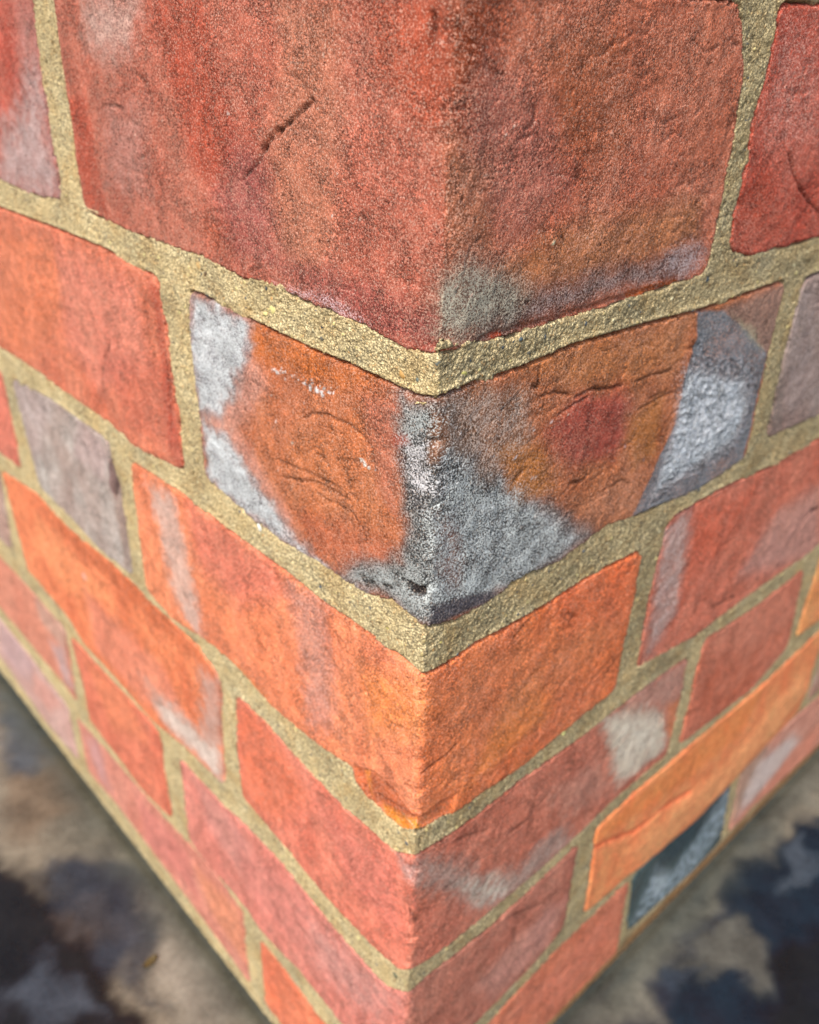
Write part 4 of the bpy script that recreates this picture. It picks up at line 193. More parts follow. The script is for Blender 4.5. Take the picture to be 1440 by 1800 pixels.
def brick_material():
    mat = bpy.data.materials.new('fired_clay'); t, N = nodes(mat)
    out = N('ShaderNodeOutputMaterial'); bs = N('ShaderNodeBsdfPrincipled')
    t.links.new(bs.outputs[0], out.inputs[0])
    tc = N('ShaderNodeTexCoord').outputs['Object']
    tint = attr(N, 'tint').outputs['Color']; fr = attr(N, 'frost').outputs['Color']
    fa = attr(N, 'frost_amount').outputs['Fac']; gl = attr(N, 'gloss').outputs['Fac']
    g1 = noise(t, N, tc, 1900, 3, .65)      # about 0.6 mm sand grain
    g2 = noise(t, N, tc, 4800, 2, .6)
    g3 = noise(t, N, tc, 260, 3, .6)
    gr = math_(t, N, 'ADD', math_(t, N, 'MULTIPLY', g1, .6), math_(t, N, 'MULTIPLY', g2, .4))
    # bare clay: grain light and dark
    k = maprange(t, N, gr, .38, .64, .55, 1.45)
    c = mixc(t, N, 1.0, tint, k, 'MULTIPLY')
    vo = N('ShaderNodeTexVoronoi'); vo.inputs['Scale'].default_value = 1500; t.links.new(tc, vo.inputs['Vector'])
    vs = N('ShaderNodeSeparateColor'); t.links.new(vo.outputs['Color'], vs.inputs[0])
    rgh = maprange(t, N, noise(t, N, tc, 110, 3, .6), .38, .60, .35, 1.0)
    rgh = math_(t, N, 'MULTIPLY', rgh, math_(t, N, 'SUBTRACT', 1.0, gl))
    c = mixc(t, N, math_(t, N, 'MULTIPLY', .75, rgh), c, mixc(t, N, 1.0, c, maprange(t, N, vo.outputs['Distance'], .32, .75, 1.15, .45), 'MULTIPLY'))
    c = mixc(t, N, rgh, c, mixc(t, N, 1.0, c, maprange(t, N, vs.outputs[0], 0, 1, .55, 1.42), 'MULTIPLY'))
    pitn = noise(t, N, tc, 520, 3, .6)
    pit = maprange(t, N, pitn, .66, .71, 0, .85)
    pit = math_(t, N, 'MULTIPLY', pit, math_(t, N, 'SUBTRACT', 1.0, gl))
    c = mixc(t, N, pit, c, mixc(t, N, 1.0, c, (.30, .22, .20, 1), 'MULTIPLY'))
    k3 = maprange(t, N, g3, .3, .7, .84, 1.16)
    c = mixc(t, N, 1.0, c, k3, 'MULTIPLY')
    # pale sand grains stuck in the face
    sp = maprange(t, N, noise(t, N, tc, 2300, 1, .5), .56, .70, 0, .75)
    sp = math_(t, N, 'MULTIPLY', sp, math_(t, N, 'SUBTRACT', 1.0, gl))
    pale = mixc(t, N, .42, tint, (.85, .66, .52, 1))
    c = mixc(t, N, sp, c, pale)
    # frosting: speckled pale deposit, shape from the attribute, speckle from the grain
    v = math_(t, N, 'ADD', math_(t, N, 'MULTIPLY', math_(t, N, 'SUBTRACT', gr, .5), 5.5), fa)
    msk = maprange(t, N, v, .38, .72, 0, 1)
    msk = math_(t, N, 'MULTIPLY', msk, maprange(t, N, fa, 0.0, .12, 0, 1))
    frv = mixc(t, N, 1.0, fr, maprange(t, N, g2, .3, .7, .78, 1.2), 'MULTIPLY')
    c = mixc(t, N, msk, c, frv)
    t.links.new(c, bs.inputs['Base Color'])
    ro = math_(t, N, 'SUBTRACT', .88, math_(t, N, 'MULTIPLY', gl, .70))
    t.links.new(ro, bs.inputs['Roughness'])
    bs.inputs['Specular IOR Level'].default_value = .18
    bh = math_(t, N, 'SUBTRACT', math_(t, N, 'ADD', math_(t, N, 'MULTIPLY', g1, .75), math_(t, N, 'MULTIPLY', vs.outputs[0], .18)), math_(t, N, 'ADD', math_(t, N, 'MULTIPLY', vo.outputs['Distance'], .22), math_(t, N, 'MULTIPLY', pit, .5)))
    bp = N('ShaderNodeBump'); bp.inputs['Distance'].default_value = .0010
    t.links.new(math_(t, N, 'MULTIPLY', rgh, .95), bp.inputs['Strength'])
    t.links.new(bh, bp.inputs['Height']); t.links.new(bp.outputs[0], bs.inputs['Normal'])
    return mat
def mortar_material():
    mat = bpy.data.materials.new('sand_mortar'); t, N = nodes(mat)
    out = N('ShaderNodeOutputMaterial'); bs = N('ShaderNodeBsdfPrincipled')
    t.links.new(bs.outputs[0], out.inputs[0])
    tc = N('ShaderNodeTexCoord').outputs['Object']
    g1 = noise(t, N, tc, 1300, 3, .7); g2 = noise(t, N, tc, 3600, 2, .6); g3 = noise(t, N, tc, 90, 3, .6)
    gr = math_(t, N, 'ADD', math_(t, N, 'MULTIPLY', g1, .6), math_(t, N, 'MULTIPLY', g2, .4))
    tint = attr(N, 'tint').outputs['Color']
    c = mixc(t, N, 1.0, tint, maprange(t, N, gr, .38, .62, .66, 1.40), 'MULTIPLY')
    vo = N('ShaderNodeTexVoronoi'); vo.inputs['Scale'].default_value = 1500; t.links.new(tc, vo.inputs['Vector'])
    vs = N('ShaderNodeSeparateColor'); t.links.new(vo.outputs['Color'], vs.inputs[0])
    c = mixc(t, N, 1.0, c, maprange(t, N, vs.outputs[0], 0, 1, .70, 1.30), 'MULTIPLY')
    c = mixc(t, N, maprange(t, N, vs.outputs[1], .93, .94, 0, .6), c, (.52, .30, .12, 1))
    c = mixc(t, N, 1.0, c, maprange(t, N, vo.outputs['Distance'], .30, .72, 1.12, .42), 'MULTIPLY')
    gr = math_(t, N, 'ADD', math_(t, N, 'MULTIPLY', gr, .7), math_(t, N, 'MULTIPLY', vs.outputs[0], .2))
    gr = math_(t, N, 'SUBTRACT', gr, math_(t, N, 'MULTIPLY', vo.outputs['Distance'], .45))
    c = mixc(t, N, maprange(t, N, g3, .35, .7, 0, .5), c, mixc(t, N, 1.0, tint, (1.0, .88, .70, 1), 'MULTIPLY'))
    dk = maprange(t, N, noise(t, N, tc, 1500, 1, .5), .64, .72, 0, .75)
    c = mixc(t, N, dk, c, (.10, .10, .085, 1))
    wt = maprange(t, N, noise(t, N, tc, 1900, 1, .5), .25, .32, .8, 0)
    c = mixc(t, N, wt, c, (.70, .62, .36, 1))
    t.links.new(c, bs.inputs['Base Color']); bs.inputs['Roughness'].default_value = .93
    bs.inputs['Specular IOR Level'].default_value = .12
    bp = N('ShaderNodeBump'); bp.inputs['Distance'].default_value = .0011; bp.inputs['Strength'].default_value = 1.0
    t.links.new(gr, bp.inputs['Height']); t.links.new(bp.outputs[0], bs.inputs['Normal'])
    return mat
def floor_material():
    mat = bpy.data.materials.new('clouded_slate'); t, N = nodes(mat)
    out = N('ShaderNodeOutputMaterial'); bs = N('ShaderNodeBsdfPrincipled')
    t.links.new(bs.outputs[0], out.inputs[0])
    tc = N('ShaderNodeTexCoord').outputs['Object']
    tint = attr(N, 'tint').outputs['Color']
    n1 = noise(t, N, tc, 60, 5, .6); n2 = noise(t, N, tc, 400, 3, .6)
    c = mixc(t, N, 1.0, tint, maprange(t, N, n1, .3, .7, .78, 1.22), 'MULTIPLY')
    c = mixc(t, N, 1.0, c, maprange(t, N, n2, .3, .7, .85, 1.15), 'MULTIPLY')
    t.links.new(c, bs.inputs['Base Color']); bs.inputs['Specular IOR Level'].default_value = .3
    t.links.new(maprange(t, N, n1, .3, .7, .22, .42), bs.inputs['Roughness'])
    bp = N('ShaderNodeBump'); bp.inputs['Distance'].default_value = .001; bp.inputs['Strength'].default_value = .35
    t.links.new(n2, bp.inputs['Height']); t.links.new(bp.outputs[0], bs.inputs['Normal'])
    return mat
def plain_attr_material(name, rough):
    mat = bpy.data.materials.new(name); t, N = nodes(mat)
    out = N('ShaderNodeOutputMaterial'); bs = N('ShaderNodeBsdfPrincipled')
    t.links.new(bs.outputs[0], out.inputs[0]); tc = N('ShaderNodeTexCoord').outputs['Object']
    c = mixc(t, N, 1.0, attr(N, 'tint').outputs['Color'], maprange(t, N, noise(t, N, tc, 2500, 2), .3, .7, .75, 1.25), 'MULTIPLY')
    t.links.new(c, bs.inputs['Base Color']); bs.inputs['Roughness'].default_value = rough
    return mat
M_BRICK, M_MORTAR, M_FLOOR = brick_material(), mortar_material(), floor_material()
M_GRAIN = plain_attr_material('mortar_grit', .6)

# ---------------------------------------------------------------- the wall's bricks
def rs(s, z):                                                        # noise coordinates continuous round the corner, mm
    P, n = base_dir(s, 2.0); P = P.copy(); P[:, 2] = z
    return P
def brick_sd(key, s, z):
    top, bot, e1, e2 = BRICKS[key]
    dl = s - interp_z(e1, z); dr = interp_z(e2, z) - s
    dt = interp(LINES[top], s) - z; db = z - interp(LINES[bot], s)
    dx, dz = np.minimum(dl, dr), np.minimum(dt, db)
    Rr = 4.0
    d = np.minimum(dx, dz)
    m_ = (dx < Rr) & (dz < Rr)
    return np.where(m_, Rr - np.hypot(Rr - dx, Rr - dz), d), dt
SMOOTH = {'c6R1': .3, 'c5R1': .45, 'c6L1': .5, 'c5L1': .6, 'c4L1': .7}
LBL = {
 'c1C': 'large dusty red corner brick, top one of the corner with a dark diagonal crack',
 'c2C': 'corner brick with blue-grey frosted arris and blue-grey ends on orange clay',
 'c3C': 'bright orange corner brick with a chipped bottom edge',
 'c4C': 'salmon red corner brick with pale grey patches on its right face',
 'c3L1': 'mauve grey brick end', 'c6R1': 'black glazed brick in the bottom course', 'c5R1': 'smooth bright orange brick with a long crease',
 'c6R2': 'pinkish brick with a pale grey streak in the bottom course', 'c2R1': 'grey-brown brick at the right edge', 'c4L1': 'orange brick with a whitish lower corner',
}
wall = bpy.data.objects.new('brick_wall', None); col.objects.link(wall)
wall['label'] = 'outside corner of an orange-red brick wall with sandy yellow mortar joints'
wall['category'] = 'brick wall'; wall['kind'] = 'thing'; wall.empty_display_size = .05

def spacing(s, row):
    q = {0: .9, 1: .50, 2: .46, 3: .50, 4: .70, 5: .85, 6: 1.0}[row]
    return q
def axis_s(a, b, q):
    out = [a]
    while out[-1] < b:
        x = abs(out[-1]); out.append(out[-1] + q * (1 + x / 260.0) * (1 if x < 380 else 3))
    out[-1] = b
    return np.array(out)
def brick_build(key):
    row = int(key[1]); top, bot, e1, e2 = BRICKS[key]
    corner = key.endswith('C'); q = spacing(0, row)
    if key[-1] == '2': q *= 2
    E = 2.0
    s0 = min(a for a, b in e1) - E - .5; s1 = max(a for a, b in e2) + E + .5
    if len(e1) > 1: s0 = min(s0, float(interp_z(e1, np.array([0.]))[0]) - E)
    S = axis_s(s0, s1, q)
    if corner:                                                       # finer over the arris
        S = np.unique(np.concatenate([S[np.abs(S) > 3.5], np.arange(-3.5, 3.51, .35)]))
    nz = int(72 / (q * 1.0)) + 2
    tv = np.linspace(0, 1, nz)
    zt = interp(LINES[top], S) + E; zb = interp(LINES[bot], S) - E
    s = np.repeat(S, nz); z = (zb[:, None] + (zt - zb)[:, None] * tv[None, :]).ravel()
    P0 = rs(s, z)
    seed = (sum(ord(c) * (i + 3) for i, c in enumerate(key)) % 97) * 3.17
    Pn = P0 + seed
    d, dt = brick_sd(key, s, z)
    sm = SMOOTH.get(key, 1.0)
    rag = .55 * fbm(Pn, 5.0, 2) + .48 * fbm(Pn, 1.4, 2, 5.) - .8 * sstep(.35, .7, fbm(Pn, 3.2, 2, 45.))
    d = d + rag * sm
    # face relief
    h = .40 * fbm(Pn, 26., 2) + sm * (.22 * fbm(Pn, 7.5, 2, 3.) + .13 * fbm(Pn, 2.6, 2, 9.) + .10 * perlin(Pn / .95))
    B_ = Pn * np.array([1, 1, .22]); drag = fbm(B_, 2.4, 3, 77.); h += sm * .06 * drag
    A = Pn.copy(); A[:, 2] = A[:, 2] * 2.2 + .5 * A[:, 0]
    rd = 1 - np.abs(fbm(A, 15., 2, 11.)) * 7
    h -= sm * .35 * np.clip(rd, 0, 1) ** 1.5 * sstep(.05, .35, fbm(Pn, 22., 1, 31.))
    pit = perlin(Pn / 1.5 + 40); h -= sm * .55 * sstep(.60, .80, pit)
    h = h + ((sum(ord(c) for c in key) * 37) % 11 - 5) * .07
    if corner:
        ch = fbm(Pn * np.array([0, 0, 1.]) + np.array([.3, .7, 0]), 6., 3, 19.)
        cw = .35 if key == 'c1C' else 1.0
        h -= cw * (.5 + 1.5 * sstep(.1, .6, ch)) * np.exp(-(s / (1.3 + 1.4 * sstep(0, .6, ch))) ** 2) * (.5 + .5 * sstep(-.5, .5, fbm(Pn, 2.5, 2, 29.)))
        if key == 'c1C': h -= 1.1 * np.exp(-(s / 4.5) ** 2)
    # colours
    cl, cr = seen(BASE[key][0], False), seen(BASE[key][1], True)
    wgt = np.clip(.5 + s / 5.0, 0, 1)[:, None] if corner else np.full((len(s), 1), 0. if s0 < 0 else 1.)
    tint = cl * (1 - wgt) + cr * wgt
    var = fbm(Pn * np.array([1, 1, .45]), 14., 3, 21.)[:, None]
    tint = tint * (1 + .22 * var * np.array([.55, 1.1, 1.2]))
    v2 = fbm(Pn, 4.5, 2, 61.)[:, None]; tint = tint * (1 + .16 * v2 + .16 * sm * drag[:, None] + .16 * sm * fbm(Pn, 1.7, 2, 91.)[:, None])
    frost = np.clip(tint * .45 + lin((226, 176, 152)) * .5, 0, 1); fa = np.clip(.14 + .22 * fbm(Pn, 18., 2, 71.), 0, .28) * (sm > .9)
    gloss = np.zeros(len(s))
    wx = 2.2 * fbm(Pn, 7., 3, 81.); wz = 2.2 * fbm(Pn, 7., 3, 101.)
    for kind, c, am, sf, pl in PATCH.get(key, ()):
        xs = [a for a, b in pl]; zs = [b for a, b in pl]; mg = sf * 1.5 + 4
        idx = np.nonzero((s > min(xs) - mg) & (s < max(xs) + mg) & (z > min(zs) - mg) & (z < max(zs) + mg))[0]
        if not len(idx): continue
        k_ = min(.85, sf / 5.0) if sf > 1 else .2
        cc = seen(c, sum(xs) > 0) if kind in 'cbfs' else c
        sd_ = poly_sd(s[idx] + wx[idx] * k_, z[idx] + wz[idx] * k_, pl)
        mk = sstep(-sf * .95, sf * .75, sd_) if sf > 1.3 else sstep(-sf * .5, sf * .5, sd_)
        if kind == 's':
            mk = sstep(-sf, sf, sd_ + sf * .7 * fbm(Pn[idx], 3.5, 3, 37.)) * am
            tint[idx] = tint[idx] * (1 - mk[:, None] * .75) + cc * (.62 if key == 'c2C' else .9) * mk[:, None] * .75
            frost[idx] = frost[idx] * (1 - mk[:, None]) + np.clip(cc * 1.1, 0, 1) * mk[:, None]
            fa[idx] = np.maximum(fa[idx] * (1 - mk), mk * (.72 + .35 * fbm(Pn[idx], 5., 2, 13.)))
        if kind in 'cb': 
            mk = (mk * am)
            if kind == 'b': mk = mk * np.clip(.55 + 1.3 * fbm(Pn[idx], 3.2, 3, 7.), 0, 1)
            tint[idx] = tint[idx] * (1 - mk[:, None]) + cc * mk[:, None] * (1 + .14 * v2[idx])
            if kind == 'b': frost[idx] = frost[idx] * (1 - mk[:, None]) + cc * mk[:, None]
        elif kind == 'f':
            f_ = am * mk * (1 + .5 * fbm(Pn[idx], 6., 2, 13.))
            frost[idx] = frost[idx] * (1 - mk[:, None]) + cc * mk[:, None]; fa[idx] = np.maximum(fa[idx] * (1 - mk), f_)
        elif kind == 'x': fa[idx] *= 1 - mk * am
        elif kind == 'd': h[idx] -= mk * c
        elif kind == 'h': h[idx] += mk * c
        elif kind == 'g': gloss[idx] = np.maximum(gloss[idx], mk * am)
        elif kind == 'u':
            Q = Pn[idx].copy(); Q[:, 2] = Q[:, 2] * 2.0 + s[idx] * 1.1
            r = 1 - np.abs(fbm(Q, 5., 3, 3.)) * 3.2
            r = np.clip(r, 0, 1)
            h[idx] += mk * c * .42 * (r - .4)
            gloss[idx] = np.maximum(gloss[idx], mk * .10)
            kk = (mk * .55 * (r - .35))[:, None]
            tint[idx] = np.clip(tint[idx] * (1 + 1.3 * kk) + .12 * kk, 0, 1)
    for dep, wd, pl in GROOVE.get(key, ()):
        xs = [a for a, b in pl]; zs = [b for a, b in pl]
        idx = np.nonzero((s > min(xs) - 4) & (s < max(xs) + 4) & (z > min(zs) - 4) & (z < max(zs) + 4))[0]
        if not len(idx): continue
        dd = seg_dist(s[idx] + wx[idx] * .22, z[idx] + wz[idx] * .22, pl, False)
        e = np.exp(-(dd / (wd * 1.0)) ** 2) * (.85 + .4 * perlin(Pn[idx] / 2.2))
        h[idx] -= dep * np.clip(e, 0, 1.2); tint[idx] *= (1 - .55 * np.clip(e, 0, 1))[:, None]; fa[idx] *= 1 - np.clip(e, 0, 1)
    if key in ('c1C', 'c2C', 'c3C', 'c1R1', 'c2L1', 'c3R1', 'c4C'):
        rc = np.random.RandomState(sum(ord(c_) for c_ in key))
        lo, hi = (s0 + 6, s1 - 6)
        for _ in range(26 if corner else 9):
            px, pz = rc.uniform(lo, hi), rc.uniform(z.min() + 8, z.max() - 8); an = rc.normal(.5, .7); pl = [(px, pz)]
            for _ in range(rc.randint(3, 7)):
                an += rc.normal(0, .45); st = rc.uniform(1.2, 2.8); px += st * math.cos(an) * (1 if px > 0 else -1); pz += st * math.sin(an); pl.append((px, pz))
            if corner and min(abs(a) for a, b in pl) < 4: continue
            idx = np.nonzero((np.abs(s - pl[0][0]) < 18) & (np.abs(z - pl[0][1]) < 18))[0]
            if not len(idx): continue
            e = np.exp(-(seg_dist(s[idx], z[idx], pl, False) / rc.uniform(.28, .45)) ** 2) * np.clip(.8 + 1.2 * perlin(Pn[idx] / 2.6), 0, 1.4)
            h[idx] -= rc.uniform(.15, .45) * e; tint[idx] *= (1 - .35 * np.clip(e, 0, 1))[:, None]
    for x, y, r, c in SPOTS.get(key, ()):
        idx = np.nonzero((np.abs(s - x) < 4) & (np.abs(z - y) < 4))[0]
        sd_ = r - np.hypot(s[idx] - x, z[idx] - y) + .6 * r * fbm(Pn[idx], 1.1, 2, 2.)
        mk = sstep(-.12, .25, sd_)[:, None]
        tint[idx] = tint[idx] * (1 - mk) + lin(c) * 1.0 * mk; frost[idx] = frost[idx] * (1 - mk) + lin(c) * mk; h[idx] += .15 * mk[:, 0]
    # side factor: seen colour -> surface colour
    alb = (ALB_L * (1 - wgt) + ALB_R * wgt) if corner else (ALB_L if s0 < 0 else ALB_R)
    tint = np.clip(tint * alb, .01, .9); frost = np.clip(frost * alb, .01, .92)
    # arris: rounded edge, dropping into the joint
    R2 = .5
    edge = np.where(d < R2, -(R2 - np.sqrt(np.clip(R2 * R2 - (R2 - np.clip(d, 0, R2)) ** 2, 0, None))), 0) + np.where(d < 0, 5.0 * d, 0)
    h = h * sstep(-1, 2, d) + edge
    rad = 2.0
    P = face_pt(s, z, h, rad)
    ns = len(S)
    G = np.arange(ns * nz).reshape(ns, nz)
    ring = np.concatenate([G[:, 0], G[-1, 1:], G[-2::-1, -1], G[0, -2:0:-1]])
    D = 48.0
    Pi = inner_pt(s[ring], z[ring], D); b = ns * nz; nr = len(ring)
    j = np.arange(nr); j2 = (j + 1) % nr
    side = np.stack([ring[j2], ring[j], b + j, b + j2], 1)
    topi = {int(v): b + i for i, v in enumerate(ring)}
    lo = np.array([topi[int(v)] for v in G[:, 0]]); hi = np.array([topi[int(v)] for v in G[:, -1]])
    cap = np.stack([lo[:-1], hi[:-1], hi[1:], lo[1:]], 1)
    Pall = np.concatenate([P, Pi])
    # in columns near the corner the inner points coincide: fine, they close the brick
    o = Pall.mean(0)
    if corner: o = np.array([0., 20., o[2]])
    ext = lambda a: np.concatenate([a, a[ring]])
    me = new_mesh('brick', (Pall - o) * MM, np.concatenate([grid_faces(ns, nz), side, cap]),
                  {'tint': ext(tint), 'frost': ext(frost), 'frost_amount': ext(fa), 'gloss': ext(gloss)})
    ob = link('brick', me, M_BRICK, wall, tuple(o * MM))
    if key in LBL: ob['label'] = LBL[key]
    return ob
for key in ['c1C', 'c1L1', 'c1R1', 'c2C', 'c2L1', 'c2R1', 'c3C', 'c3L1', 'c3L2', 'c3R1', 'c4C', 'c4L1', 'c4L2', 'c4R1', 'c4R2',
            'c5C', 'c5L1', 'c5L2', 'c5R1', 'c5R2', 'c6C', 'c6L1', 'c6L2', 'c6R1', 'c6R2',
            'c0C', 'c0L1', 'c0L2', 'c0R1', 'c0R2', 'c1L2', 'c1R2', 'c2L2', 'c2R2', 'c3R2']:
    brick_build(key)

# ---------------------------------------------------------------- mortar: one bed running through all the joints and round the corner
SMEARS = [(1.5, 5.5, 2.6, 2.2, 3.2), (9, 5, 4, 1.2, 1.2), (-22, 7, 6, 1.5, 1.4), (-60, 5, 8, 1.4, 1.2), (-150, -72, 6, 2, 1.8), (-205, -74, 9, 2, 1.6), (-168, 6, 7, 1.5, 1.4), (120, -152, 7, 2, 1.6),
          (60, -70, 9, 1.5, 1.3), (175, 0, 12, 1.8, 1.4), (-5, -9, 2.5, 1.6, 1.6), (-48, -152, 6, 2.5, 1.6), (150, -226, 8, 2, 1.5), (-120, -226, 9, 2, 1.4), (80, -303, 9, 2, 1.4)]
def mortar_height(s, z):
    """outer surface of the mortar, mm from the wall face; also distance into the nearest brick"""
    P0 = rs(s, z)
    dmax = np.full(s.shape, -1e9); gap = np.full(s.shape, 1e9); gap2 = gap.copy()
    for key in BRICKS:
        top, bot, e1, e2 = BRICKS[key]
        a0 = min(a for a, b in e1) - 12; a1 = max(a for a, b in e2) + 12
        zt = [b for a, b in LINES[top]]; zb = [b for a, b in LINES[bot]]
        idx = np.nonzero((s > a0) & (s < a1) & (z < max(zt) + 12) & (z > min(zb) - 12))[0]
        if not len(idx): continue
        d, dt = brick_sd(key, s[idx], z[idx])
        dmax[idx] = np.maximum(dmax[idx], d)
        g = np.where((np.abs(d + dt * 0) < 4) & (np.abs(d - dt) < .6), np.abs(d), 9.)     # beside a brick's top edge
        gap[idx] = np.minimum(gap[idx], g)
        gap2[idx] = np.minimum(gap2[idx], np.where(g > 8, np.abs(d), 9.))
    h = -.15 + .22 * fbm(P0, 9., 2, 3.) + .24 * fbm(P0, 2.3, 2, 13.) + .24 * fbm(P0, .95, 2, 23.)
    h -= 1.0 * sstep(.42, .7, perlin(P0 / 1.5 + 50)) + .5 * sstep(.55, .8, perlin(P0 / 3.1 + 70))
    # open crack under the pointing, along the top edges of the bricks
    on = sstep(-.5, .0, fbm(P0, 16., 2, 43.))
    h += .45 * np.exp(-((gap - 1.5) / .8) ** 2) * on
    h -= 3.6 * on * np.exp(-(np.clip(gap - .15, 0, 9) / .62) ** 2)
    on2 = sstep(.10, .35, fbm(P0, 13., 2, 143.))
    h -= 2.4 * on2 * np.exp(-(np.clip(gap2 - .1, 0, 9) / .5) ** 2)
    # smears lapping over the brick's edge
    lap = .05 + .5 * np.clip(fbm(P0, 6., 2, 53.), -.6, 1) + .35 * perlin(P0 / 1.6 + 9)
    for a, b, rx, rz, am in SMEARS:                                   # mortar squeezed up over a brick's edge
        e = np.exp(-((s - a) / rx) ** 2 - ((z - b) / rz) ** 2) * (1 + .8 * fbm(P0, 1.6, 2, 83.))
        lap = lap + am * e; h = h + .35 * np.clip(am * e, 0, 1)
    h = h - 2.6 * np.clip(dmax - lap, 0, 3.0)
    return h, dmax
def mortar_build():
    a = axis_s(0, 520, .42)
    S = np.unique(np.concatenate([-a, a]))
    S = np.unique(np.concatenate([S[np.abs(S) > 1.2], np.arange(-1.2, 1.21, .3)]))
    zs = [TOPZ]
    while zs[-1] > -376.5: 
        zz = zs[-1]; st = .42 if -110 < zz < 20 else (.42 + (-110 - zz) * .0028 if zz <= -110 else .6)
        zs.append(zz - st)
    zs[-1] = -377.5
    Z = np.array(zs[::-1]); ns, nz = len(S), len(Z)
    s = np.repeat(S, nz); z = np.tile(Z, ns)
    h, dm = mortar_height(s, z)
    f = grid_faces(ns, nz)
    keep = (dm[f] < 2.6).any(axis=1)
    f = f[keep]
    used = np.unique(f); mp = np.full(ns * nz, -1); mp[used] = np.arange(len(used))
    s, z, h = s[used], z[used], h[used]
    P0 = rs(s, z)
    P = face_pt(s, z, h, .9)
    wgt = np.clip(.5 + s / 5., 0, 1)[:, None]
    c = lin((240, 221, 172)) * ALB_L * np.ones((len(s), 1))
    rust = (sstep(-364, -371, z) * sstep(40, 120, s) * .75)[:, None]
    c = c * (1 - rust) + lin((150, 98, 58)) * rust
    grey = (sstep(.1, .7, fbm(P0, 30., 3, 65.)) * .35)[:, None]
    c = c * (1 - grey) + lin((176, 168, 140)) * grey
    c = c * (1 + .24 * fbm(P0, 22., 3, 5.))[:, None] * (1 - np.array([.10, .16, .22]) * sstep(.0, .6, fbm(P0, 11., 3, 95.))[:, None]) * (1 + .10 * fbm(P0, 3., 2, 15.))[:, None]
    me = new_mesh('mortar', P * MM, mp[f], {'tint': np.clip(c, .01, .9)})
    # the solid core behind the bricks, an L-shaped prism 8 mm back from the faces
    return me, (s, z, h)
TOPZ = max(b for a, b in LINES['-1t'])
me, _ = mortar_build()
link('mortar', me, M_MORTAR, wall)
def core():
    a, b = 9.0, 105.0; L = 520.0; z0, z1 = -377.8, TOPZ - 1.0
    def pt(u, d, side):
        dd, nn = (dL, nL) if side < 0 else (dR, nR)
        return dd * u - nn * d
    ring = [pt(L, a, -1), pt(a, a, -1), pt(L, a, 1), pt(L, b, 1), pt(b, b, 1), pt(L, b, -1)]
    V_ = [(*r[:2], z0) for r in ring] + [(*r[:2], z1) for r in ring]
    me = bpy.data.meshes.new('mortar_core')
    F_ = [(i, (i + 1) % 6, 6 + (i + 1) % 6, 6 + i) for i in range(6)] + [(0, 5, 4, 1), (1, 4, 3, 2), (6, 7, 10, 11), (7, 8, 9, 10)]
    me.from_pydata([tuple(np.array(v) * MM) for v in V_], [], F_)
    at = me.attributes.new('tint', 'FLOAT_COLOR', 'POINT')
    at.data.foreach_set('color', np.tile([.36, .30, .17, 1], 12).astype(np.float32))
    return me
link('mortar_core', core(), M_MORTAR, wall)

# grit and pebbles in the mortar
def blob(n1=7, n2=5):
    V_ = [(0, 0, 1)]
    for i in range(1, n2):
        t = math.pi * i / n2
        V_ += [(math.sin(t) * math.cos(2 * math.pi * k / n1), math.sin(t) * math.sin(2 * math.pi * k / n1), math.cos(t)) for k in range(n1)]
    V_.append((0, 0, -1)); F_ = []
    for k in range(n1):
        F_.append((0, 1 + k, 1 + (k + 1) % n1))
        for i in range(n2 - 2):
            a = 1 + i * n1; F_ += [(a + k, a + n1 + k, a + n1 + (k + 1) % n1), (a + k, a + n1 + (k + 1) % n1, a + (k + 1) % n1)]
        F_.append((len(V_) - 1, 1 + (n2 - 2) * n1 + (k + 1) % n1, 1 + (n2 - 2) * n1 + k))
    return np.array(V_, float), np.array(F_)
BV, BF = blob()
def grit():
    r_ = np.random.RandomState(3)
    items = [(s, z, r * .85, c) for s, z, r, c in PEB]
    cand_s = r_.uniform(-330, 300, 26000) * r_.uniform(.25, 1, 26000); cand_z = r_.uniform(-372, 78, 26000)
    h, dm = mortar_height(cand_s, cand_z)
    ok = np.nonzero(dm < -1.1)[0][:1900]
    pal = [(222, 206, 140), (196, 176, 120), (236, 226, 180), (120, 116, 100), (92, 100, 104), (206, 160, 96), (150, 130, 90), (180, 168, 130)]
    for i in ok: items.append((cand_s[i], cand_z[i], r_.choice([.35, .45, .55, .8], p=[.4, .3, .2, .1]), pal[r_.choice(8, p=[.24, .22, .12, .10, .10, .06, .08, .08])]))
    sv = np.array([i[0] for i in items]); zv = np.array([i[1] for i in items]); hv, _ = mortar_height(sv, zv)
    base = face_pt(sv, zv, hv, .9); _, nn = base_dir(sv, .9)
    Vs, Fs, Cs = [], [], []
    for i, (s, z, r, c) in enumerate(items):
        sc3 = r_.uniform(.7, 1.25, 3) * r
        q = BV * (1 + r_.uniform(-.16, .16, (len(BV), 1))) * sc3
        n = nn[i]; tx = np.array([-n[1], n[0], 0]); loc = base[i] - n * r * .42
        rot = r_.uniform(0, 6.28); ca, sa = math.cos(rot), math.sin(rot)
        a, b = q[:, 0] * ca - q[:, 1] * sa, q[:, 0] * sa + q[:, 1] * ca
        W = loc + tx * a[:, None] + np.array([0, 0, 1.]) * b[:, None] + n * (q[:, 2] * .6)[:, None]
        Fs.append(BF + len(BV) * i); Vs.append(W)
        Cs.append(np.tile(np.clip(lin(c) * ALB_L, .02, .85), (len(BV), 1)))
    me = new_mesh('sand_grains', np.concatenate(Vs) * MM, np.concatenate(Fs), {'tint': np.concatenate(Cs)})
    o = link('sand_grains', me, M_GRAIN, wall); o['kind'] = 'stuff'
grit()

